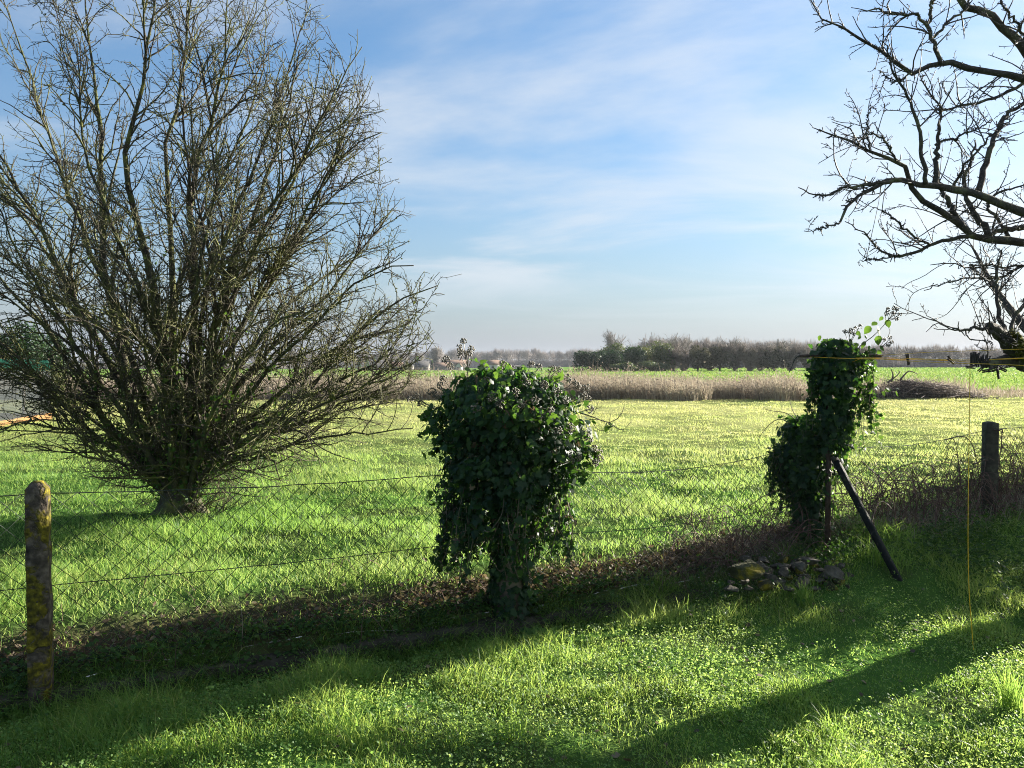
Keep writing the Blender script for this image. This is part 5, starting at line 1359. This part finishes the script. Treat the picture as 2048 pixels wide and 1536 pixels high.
# ------------------------------------------------------------------ leafy mounds; first two unseen shrubs added to shade the lawn
def leafy_mound(name, label, cat, c, rx, ry, h, n, size, mat, tlo=.4, tsd=.25, group=None, lumps=7, trunk=True, zlow=.02):
    gz = float(ground_z(c[0], c[1]))
    t = thing(name, label, cat, (c[0], c[1], gz), group)
    cen = np.c_[rng.uniform(-.65, .65, lumps) * rx, rng.uniform(-.6, .6, lumps) * ry, rng.uniform(.3, .75, lumps) * h]
    cen[0] = (0, 0, .5 * h)
    rad = rng.uniform(.35, .55, lumps)[:, None] * np.array([rx, ry, h * .7])
    i = rng.integers(0, lumps, n)
    v = nrm(rng.normal(size=(n, 3))); rr_ = rng.uniform(.45, 1.08, n)[:, None] ** .6
    p = cen[i] + v * rr_ * rad[i]
    p[:, 2] = np.where(p[:, 2] < 0, rng.uniform(zlow, .5, n) * h, p[:, 2])
    p = p + [c[0], c[1], gz]
    mb = MB(); leaflets(mb, p, (rng.normal(size=p.shape) + [0, 0, -.4], v + rng.normal(size=p.shape) * .6), size * rng.uniform(.6, 1.3, n), np.clip(rng.normal(tlo, tsd, n), 0, 1), 'oval')
    part(mb, 'foliage', mat, t, smooth=False)
    if trunk:
        mb = MB()
        for q_ in cen[:5]:
            e = np.array([c[0], c[1], gz]) + q_
            tubes(mb, resample(np.array([[c[0], c[1], gz - .1], [c[0] + q_[0] * .3, c[1] + q_[1] * .3, gz + q_[2] * .4], e]), 8)[None], np.linspace(.04 * h / 2, .012 * h / 2, 8)[None], 6)
        part(mb, 'trunk', M['bark_dark'], t)
    return t
leafy_mound('garden_shrub', 'unseen evergreen shrub added out of view beyond the fruit tree to shade the lawn', 'shrub', (8.2, 8.85), 1.35, 1.35, 2.25, 6500, .10, M['ivy'])  # both added out of view, placed and sized for their shadow on the lawn
leafy_mound('garden_shrub', 'second unseen evergreen shrub added further off to shade the lawn', 'shrub', (10.1, 10.2), 1.5, 1.4, 2.55, 5200, .11, M['ivy'])

# ------------------------------------------------------------------ brushwood heap in the field
bh = px(1835, 775, 31); bz = float(ground_z(bh[0], 31))
t = thing('brush_heap', 'grey heap of cut dead brushwood lying in the field', 'brush heap', (bh[0], 31, bz))
n = 3200; mb = MB()
u = rng.normal(0, .40, n); xx_ = bh[0] + u * 2.4; hh = .85 * np.exp(-(u / .55) ** 2) * (.6 + .8 * vnoise(u * 4, u * 0, 8))
p = np.stack([xx_, 31 + rng.normal(0, .7, n), bz + hh * rng.uniform(0, 1, n)], 1)
cones(mb, p, p + rng.normal(size=p.shape) * [.45, .35, .16] + [0, 0, .02], rng.uniform(.008, .02, n))
q_ = p[rng.integers(0, n, 90)]; cones(mb, q_, q_ + rng.normal(size=q_.shape) * [.5, .3, .1] + np.c_[np.zeros(90), np.zeros(90), rng.uniform(.1, .55, 90)], .018)
for tw in ([(1783, 762), (1786, 750), (1782, 738)], [(1800, 760), (1812, 746), (1820, 742), (1835, 748)], [(1775, 765), (1795, 750), (1800, 742)]):
    tubes(mb, resample(np.array([px(a_, b_, 31) for a_, b_ in tw]), 8)[None], np.linspace(.04, .015, 8)[None], 5)
part(mb, 'branches', M['brush'], t)

# ------------------------------------------------------------------ hedgerow across the field
def bare_far_tree(label, c, rx, h, n, tint=.3, name='hedgerow_tree', group=None, dense=.5, mat='far_twig', tr=.012, ulow=.2):
    gz = float(ground_z(c[0], c[1]))
    t = thing(name, label, 'tree', (c[0], c[1], gz), group)
    o = np.array([c[0], c[1], gz])
    mb = MB()
    st = []
    for _ in range(9):
        an = rng.uniform(0, 6.28); r_ = rng.uniform(.2, .75) * rx
        st.append(resample(np.array([o + [0, 0, -.2], o + [math.cos(an) * r_ * .25, math.sin(an) * r_ * .25, h * .35], o + [math.cos(an) * r_, math.sin(an) * r_, h * rng.uniform(.7, .95)]]), 8))
    st = np.array(st); tubes(mb, st, np.linspace(.022 * h, .005 * h, 8)[None] * np.ones((9, 1)), 5, tint)
    part(mb, 'trunk', M[mat], t)
    mb = MB()
    a1, r1_ = spawn(st, np.full(st.shape[:2], .03), n / 9 / h * 1.6, ulow, 1, (.3, 1.1), lambda u, L, m: h * rng.uniform(.10, .34, m), 4, .02 * h / 6, .006 * h / 6, .14, (0, 0, .3))
    mb2 = a1
    k_ = len(a1)
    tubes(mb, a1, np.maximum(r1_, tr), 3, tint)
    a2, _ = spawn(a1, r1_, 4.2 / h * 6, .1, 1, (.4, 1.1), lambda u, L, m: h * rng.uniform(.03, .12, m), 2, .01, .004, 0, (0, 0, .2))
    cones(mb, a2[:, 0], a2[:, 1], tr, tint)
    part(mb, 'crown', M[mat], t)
    return t
DH = 124.0
def hx(x_, d=DH): return (x_ - 1024) / FPX * d
G = 'hedgerow shrubs across the field'
mound = [
    (1182, 126, 36, 4.0 * .85, 'ivy', 'dark rounded ivy mound at the left end of the hedgerow', .12),
    (1226, 123, 26, 3.1, 'ivy', 'smaller dark ivy mound against the left end mound of the hedgerow', .22),
    (1212, 131, 40, 4.6, 'far_leaf', 'tall olive bush rising behind the two dark ivy mounds', .45),
    (1268, 125, 26, 4.0, 'ivy', 'green bush in the hedgerow beside the pale creeper, right of the ivy mounds', .55),
    (1246, 120, 30, 1.5, 'far_leaf', 'low scrub in front of the green bushes at the hedgerow foot', .35),
    (1300, 122, 42, 1.6, 'far_leaf', 'low dark scrub at the hedgerow foot before the yellow-green bush', .3),
    (1288, 129, 34, 4.3, 'far_leaf', 'yellow-green bush in the middle of the leafy end of the hedgerow', .8),
    (1322, 127, 30, 4.7, 'far_leaf', 'olive bush next to the first bare brown hedge bushes', .5),
    (1395, 125, 26, 4.0, 'hedge_brown', 'dull olive ivy-clad bush among the bare hedge bushes', .3),
    (1440, 127, 36, 4.4, 'hedge_brown', 'dark olive bush in the middle of the bare hedge', .18),
    (1548, 127, 36, 4.0, 'hedge_brown', 'dark green bush in the hedge left of the ivy climber', .15),
]
for x_, d_, rpx, h2, mt, lab, tl in mound:
    leafy_mound('hedgerow_shrub', lab, 'shrub', (hx(x_, d_), d_), rpx / FPX * d_, 2.2, h2, 4600 if mt != 'ivy' else 6000, .24, M[mt] if mt != 'ivy' else M['far_ivy'], tl, .2, G, 10 if mt != 'ivy' else 16, True)
bare = [(1345, 128, 30, 4.6, .55), (1368, 126, 26, 3.6, .8), (1420, 129, 34, 4.8, .5), (1470, 128, 34, 4.6, .6), (1500, 126, 30, 3.6, .85), (1520, 129, 34, 4.6, .5), (1580, 128, 36, 4.2, .6), (1620, 129, 40, 4.2, .5), (1665, 128, 40, 4.0, .55), (1710, 129, 40, 4.0, .5)]
for i, (x_, d_, rpx, h2, tt) in enumerate(bare):
    bare_far_tree('bare brown bush in the unbroken hedge between the leafy end and the ivy climber' if x_ < 1600 else 'bare brown hedge bush showing behind the ivy climber',
                  (hx(x_, d_), d_), rpx / FPX * d_ * 1.25, h2 * .90, 760, tt, 'hedge_bush', 'bare bushes of the hedgerow', tr=.034, ulow=.02)
for x_, d_, rpx, h2, lab in ((1225, 190, 26, 8.2, 'bare round-headed tree rising behind the dark ivy mounds'), (1295, 175, 40, 7.0, 'bare spreading tree behind the yellow-green bush'), (1355, 180, 46, 7.2, 'bare spreading tree behind the first brown hedge bushes'),
                           (1555, 170, 30, 5.8, 'pale bare treetop just above the hedge left of the ivy climber'), (1460, 180, 50, 6.9, 'broad bare treetop above the middle of the brown hedge')):
    bare_far_tree(lab, (hx(x_, d_), d_), rpx / FPX * d_, h2, 420, .2, 'hedgerow_tree', 'bare trees behind the hedgerow', tr=.03)

# far woods: one mass each
def woods(label, xa, xb, d, h_lo, h_hi, n_tr, tint, name='woodland', spreadd=20, leafy=0):
    mb = MB()
    for i in range(n_tr):
        x_ = xa + (xb - xa) * (i + rng.uniform(-.3, 1.3)) / n_tr; dd = d + rng.uniform(-.5, .5) * spreadd
        cx_ = hx(x_, dd); gz = float(ground_z(cx_, dd))
        hh = (h_lo + (h_hi - h_lo) * vnoise(x_ * .035, 3.3, 77)) * rng.uniform(.85, 1.12); rw = hh * rng.uniform(.30, .45)
        tt = np.clip(tint + rng.normal(0, .12), 0, 1)
        tubes(mb, np.array([[cx_, dd, gz - .3], [cx_, dd, gz + hh * .6]])[None], np.array([[.02 * hh, .008 * hh]]), 5, tt)
        m = 330
        v = nrm(rng.normal(size=(m, 3)) + [0, 0, .25]); r_ = rng.uniform(.1, 1, m) ** .6
        c = np.array([cx_, dd, gz + hh * .55]); e = c + v * r_[:, None] * [rw, rw, hh * .47]
        e[:, 2] = np.maximum(e[:, 2], gz + .2)
        s_ = c + (e - c) * rng.uniform(.45, .8, (m, 1)) + [0, 0, -.06 * hh]
        cones(mb, s_, e, .0075 * hh, tt)
        m = 260  # undergrowth
        b = np.c_[cx_ + rng.normal(0, rw, m), dd + rng.normal(0, 2, m), np.full(m, gz)]
        cones(mb, b, b + rng.normal(size=(m, 3)) * [.12 * hh, .1 * hh, .05 * hh] + np.c_[np.zeros(m), np.zeros(m), rng.uniform(.1, .42, m) * hh], .012 * hh, tt)
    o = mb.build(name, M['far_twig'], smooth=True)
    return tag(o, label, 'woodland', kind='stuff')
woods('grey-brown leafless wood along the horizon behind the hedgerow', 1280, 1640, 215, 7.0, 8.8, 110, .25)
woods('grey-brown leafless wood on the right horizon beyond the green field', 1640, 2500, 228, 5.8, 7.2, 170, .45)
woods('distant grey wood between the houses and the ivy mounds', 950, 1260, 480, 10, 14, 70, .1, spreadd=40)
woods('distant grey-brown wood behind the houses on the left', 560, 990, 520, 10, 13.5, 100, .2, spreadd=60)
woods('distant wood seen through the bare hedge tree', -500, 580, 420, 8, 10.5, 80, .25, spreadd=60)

woods('low scrubby garden hedge in front of the village houses', 690, 1030, 296, .9, 1.9, 60, .5, 'garden_hedge', 8)

# conifers and single trees round the village
def conifer(label, x_, d, h):
    cx_ = hx(x_, d); gz = float(ground_z(cx_, d)); t = thing('conifer', label, 'conifer', (cx_, d, gz), 'dark conifers by the houses')
    mb = MB(); tubes(mb, np.array([[cx_, d, gz - .2], [cx_, d, gz + h]])[None], np.array([[.3, .03]]), 6); part(mb, 'trunk', M['bark_dark'], t)
    m = 900; z = rng.uniform(.08, 1, m); r_ = (1 - z) * h * .24 * (.75 + .25 * np.sin(z * 40)) * rng.uniform(.5, 1.1, m) + .1; an = rng.uniform(0, 6.28, m)
    p = np.c_[cx_ + r_ * np.cos(an), d + r_ * np.sin(an), gz + z * h]
    mb = MB(); leaflets(mb, p, (np.c_[np.cos(an), np.sin(an), -.4 * np.ones(m)], rng.normal(size=p.shape) + [0, 0, 1]), h * .07, rng.uniform(0, .5, m), 'oval'); part(mb, 'foliage', M['ivy'], t, smooth=False)
conifer('tall dark conifer left of the houses, seen past the hedge tree twigs', 733, 330, 6.5)
conifer('second dark conifer left of the houses, shorter and thinner', 748, 335, 5.5)
conifer('dark conifer standing alone between two house roofs', 864, 318, 4.2)
conifer('small dark conifer at the left edge of the village', 718, 325, 5.2)
leafy_mound('garden_bush', 'dark round-headed evergreen bush above the village roofs', 'bush', (hx(837, 340), 340), 2.2, 2, 6.4, 900, .6, M['ivy'], .2, .2)
leafy_mound('garden_bush', 'yellow-green bush in front of the village houses', 'bush', (hx(811, 300), 300), 1.6, 1.5, 3.6, 700, .5, M['far_leaf'], .9, .15)
bare_far_tree('pale bare poplar rising above the village roofs', (hx(872, 350), 350), 4.2, 9.6, 700, 0, 'poplar', None, tr=.06)

# ------------------------------------------------------------------ village houses
M['render_wall'] = noise_mat('rendered_wall', [(0.3, (0.14, 0.125, 0.11)), (0.7, (0.20, 0.18, 0.16))], .6, .9, 0)
M['white_wall'] = noise_mat('white_wall', [(0.3, (0.36, 0.35, 0.335)), (0.7, (0.44, 0.43, 0.41))], .6, .9, 0)
M['roof_tile'] = noise_mat('clay_tile_roof', [(0.3, (0.10, 0.070, 0.058)), (0.7, (0.17, 0.125, 0.10))], 1.2, 1.0, .5, bscale=6, spec=0)
M['roof_slate'] = noise_mat('slate_roof', [(0.3, (0.05, 0.05, 0.053)), (0.7, (0.08, 0.079, 0.08))], 1.2, 1.0, .3, bscale=6, spec=0)
M['glass'] = noise_mat('dark_window', [(0.3, (0.02, 0.025, 0.03)), (0.7, (0.05, 0.055, 0.06))], 1, .15, 0, spec=.6)
def house(label, xa, xb, d, hw, hr, wall, roof, gable=False, rot=0, dep=7.0):
    xA, xB = hx(xa, d), hx(xb, d); cx_ = (xA + xB) / 2; L = xB - xA; gz = float(ground_z(cx_, d)); 
    t = thing('house', label, 'house', (cx_, d, gz), 'houses of the far village')
    if gable: sx, sy = L / 2, dep / 2
    else: sx, sy = L / 2, dep / 2
    mb = MB(); V = np.array([(x, y, z) for z in (-.3, hw) for x, y in ((-sx, -sy), (sx, -sy), (sx, sy), (-sx, sy))]) + [cx_, d, gz]
    mb.add(V, quads=[(0, 1, 5, 4), (1, 2, 6, 5), (2, 3, 7, 6), (3, 0, 4, 7)])
    if gable: g = np.array([(0, -sy, hw + hr), (0, sy, hw + hr)]); tri = [(0, 1, 2), (0, 0, 0)]; mb.add(np.array([(-sx, -sy, hw), (sx, -sy, hw), (0, -sy, hw + hr), (-sx, sy, hw), (sx, sy, hw), (0, sy, hw + hr)]) + [cx_, d, gz], tris=[(0, 1, 2), (4, 3, 5)])
    else: mb.add(np.array([(-sx, -sy, hw), (-sx, sy, hw), (-sx, 0, hw + hr), (sx, -sy, hw), (sx, sy, hw), (sx, 0, hw + hr)]) + [cx_, d, gz], tris=[(1, 0, 2), (3, 4, 5)])
    part(mb, 'wall', wall, t, smooth=False)
    mb = MB(); e = .18; th_ = .15; sl = hr / (sx if gable else sy)
    for s_ in (-1, 1):
        if gable: A = [(0, -sy - e, hw + hr + .05), (s_ * (sx + e), -sy - e, hw - e * sl + .05), (s_ * (sx + e), sy + e, hw - e * sl + .05), (0, sy + e, hw + hr + .05)]
        else: A = [(-sx - e, 0, hw + hr + .05), (-sx - e, s_ * (sy + e), hw - e * sl + .05), (sx + e, s_ * (sy + e), hw - e * sl + .05), (sx + e, 0, hw + hr + .05)]
        A = np.array(A); V = np.r_[A, A + [0, 0, th_]] + [cx_, d, gz]
        mb.add(V, quads=[(3, 2, 1, 0), (4, 5, 6, 7), (0, 1, 5, 4), (1, 2, 6, 5), (2, 3, 7, 6), (3, 0, 4, 7)])
    part(mb, 'roof', roof, t, smooth=False)
    nw = max(1, int(L / 4))
    for i in range(nw):
        wx = cx_ - sx + L * (i + .5) / nw; mb = MB()
        V = np.array([(wx + a_, d - sy - b_, gz + c_) for b_ in (.04, -.1) for a_, c_ in ((-.5, .9), (.5, .9), (.5, min(2.1, hw - .2)), (-.5, min(2.1, hw - .2)))])
        mb.add(V, quads=[(0, 1, 2, 3), (1, 5, 6, 2), (4, 0, 3, 7), (3, 2, 6, 7), (4, 5, 1, 0)])
        part(mb, 'window', M['glass'], t, smooth=False)
    if L > 8:
        ch = MB(); b = np.array([cx_ + sx * .5, d, gz + hw + hr * .6]); tubes(ch, np.array([b, b + [0, 0, hr * .4 + 1.0]])[None], np.array([[.45, .45]]), 4); part(ch, 'chimney', M['roof_tile'], t, smooth=False)
    return t
house('tan-roofed house at the left end of the village', 772, 806, 310, 1.5, 1.7, M['render_wall'], M['roof_tile'])
house('small pale blue-grey house beside the yellow-green bush', 808, 826, 316, 1.8, 1.5, M['render_wall'], M['roof_slate'], True)
house('wide grey-roofed house left of the lone conifer', 828, 858, 325, 1.5, 2.2, M['render_wall'], M['roof_slate'])
house('long low house with an orange-brown tiled roof', 868, 900, 318, 1.4, 1.7, M['render_wall'], M['roof_tile'])
house('very long red-brown roofed barn behind the white gable', 884, 934, 345, 2.5, 1.8, M['render_wall'], M['roof_tile'])
house('small house with a bright white gable end', 912, 924, 312, 1.7, 1.4, M['white_wall'], M['roof_tile'], True)
house('white house with a brown roof, right-hand end of the village', 974, 998, 322, 2.4, 1.8, M['white_wall'], M['roof_tile'])
house('low flat pale shed right of the white house', 1019, 1040, 330, 1.4, .5, M['white_wall'], M['roof_slate'])

# ------------------------------------------------------------------ netted enclosure at the far left
def net_mat(name, col, alpha):
    m, t, n, l = new_mat(name)
    tc = n('ShaderNodeTexCoord'); w1 = n('ShaderNodeTexWave'); w1.wave_type = 'BANDS'; w1.bands_direction = 'Z'; w1.inputs['Scale'].default_value = 9; w1.inputs['Distortion'].default_value = 1.2
    l(tc.outputs['Object'], w1.inputs['Vector'])
    r = ramp_node(t, [(0.2, tuple(c * .7 for c in col)), (.8, col)]); l(w1.outputs['Color'], r.inputs[0])
    d = n('ShaderNodeBsdfDiffuse'); l(r.outputs[0], d.inputs[0]); tl = n('ShaderNodeBsdfTranslucent'); l(r.outputs[0], tl.inputs[0])
    m1 = n('ShaderNodeMixShader'); m1.inputs[0].default_value = .5; l(d.outputs[0], m1.inputs[1]); l(tl.outputs[0], m1.inputs[2])
    tr_ = n('ShaderNodeBsdfTransparent'); m2 = n('ShaderNodeMixShader'); m2.inputs[0].default_value = alpha
    l(tr_.outputs[0], m2.inputs[1]); l(m1.outputs[0], m2.inputs[2]); o = n('ShaderNodeOutputMaterial'); l(m2.outputs[0], o.inputs[0])
    return m
M['net_grey'] = net_mat('grey_netting', (0.14, 0.155, 0.16), .50)
M['net_green'] = net_mat('green_netting', (0.016, 0.075, 0.055), .75)
M['board'] = noise_mat('orange_board', [(0.3, (0.13, 0.065, 0.02)), (0.7, (0.24, 0.13, 0.04))], 4, .8, .3)
nA = px(-260, 893, 12.2); nB = px(0, 866, 15.3); nC = px(102, 838, 19.3)
dirn = nrm(nC[:2] - nA[:2]); Ln = np.linalg.norm(nC[:2] - nA[:2])
ne = thing('netted_cage', 'grey net garden cage with green net top and orange base boards, behind the hedge tree', 'netted cage', (nA[0], nA[1], .15))
def wall_sheet(z0, z1, off, name, mat, side=None):
    mb = MB(); nn_ = 40
    for A, D_, L_ in ((nA[:2], dirn, Ln), (nC[:2], np.array([-dirn[1], dirn[0]]), 5.0)):
        u = np.linspace(0, L_, nn_); zz_ = np.linspace(z0, z1, 8)
        P = np.zeros((8, nn_, 3))
        for j, z in enumerate(zz_):
            bulge = (vnoise(u * 1.2, z * 1.5 + u * 0, 44) - .5) * .07 + off
            P[j, :, 0] = A[0] + D_[0] * u - D_[1] * bulge; P[j, :, 1] = A[1] + D_[1] * u + D_[0] * bulge; P[j, :, 2] = z + .2 + (vnoise(u * 1.5, u * 0, 45) - .5) * .05 * (j == 7)
        idx = np.arange(8 * nn_).reshape(8, nn_)
        mb.add(P.reshape(-1, 3), quads=np.stack([idx[:-1, :-1], idx[:-1, 1:], idx[1:, 1:], idx[1:, :-1]], -1).reshape(-1, 4))
    part(mb, name, mat, ne)
wall_sheet(.12, 1.20, 0, 'side_net', M['net_grey'])
wall_sheet(1.20, 1.46, 0, 'top_net', M['net_green'])
mb = MB()
for A, D_, L_ in ((nA[:2], dirn, Ln), (nC[:2] + dirn * .06, np.array([-dirn[1], dirn[0]]), 5.0)):
    beam(mb, [A[0], A[1], .24], [A[0] + D_[0] * L_, A[1] + D_[1] * L_, .24], .05, .20)
part(mb, 'base_board', M['board'], ne, smooth=False)
for i in range(6):
    q_ = nA[:2] + dirn * (Ln * i / 5) + np.array([-dirn[1], dirn[0]]) * .05
    mb = MB(); tubes(mb, np.array([[q_[0], q_[1], .1], [q_[0], q_[1], 1.7]])[None], np.full((1, 2), .03), 6); part(mb, 'cage_post', M['rust'], ne)
leafy_mound('garden_shrub', 'sunlit olive shrub at the corner of the netted cage', 'shrub', (px(118, 790, 19.8)[0], 19.8), .35, .4, 1.5, 700, .075, M['far_leaf'], .7, .2)
for x_, d_, rp_, h2, lab in ((20, 33, 95, 3.3, 'dark evergreen hedge tree standing behind the netted cage'), (-110, 31, 100, 3.6, 'dark evergreen hedge tree further behind the netted cage'), (95, 36, 60, 2.6, 'lower dark evergreen hedge tree beside the netted cage')):
    leafy_mound('hedge_tree', lab, 'tree', (hx(x_, d_), d_), rp_ / FPX * d_, 1.3, h2, 3600, .13, M['far_ivy'], .3, .2, 'evergreens behind the netted cage')

# ------------------------------------------------------------------ thin winter haze
hm, t_, n_, l_ = new_mat('haze')
pv = n_('ShaderNodeVolumePrincipled'); pv.inputs['Color'].default_value = (.86, .92, 1, 1); pv.inputs['Density'].default_value = .00015; pv.inputs['Anisotropy'].default_value = .2
o_ = n_('ShaderNodeOutputMaterial'); l_(pv.outputs[0], o_.inputs['Volume'])
mb = MB(); V = np.array([(x, y, z) for z in (-4.5, 17) for x, y in ((-6500, -6500), (6500, -6500), (6500, 6500), (-6500, 6500))], float)
mb.add(V, quads=[(0, 3, 2, 1), (4, 5, 6, 7), (0, 1, 5, 4), (1, 2, 6, 5), (2, 3, 7, 6), (3, 0, 4, 7)])
tag(mb.build('haze', hm, smooth=False), 'thin pale blue winter haze over the fields', 'haze', kind='stuff')
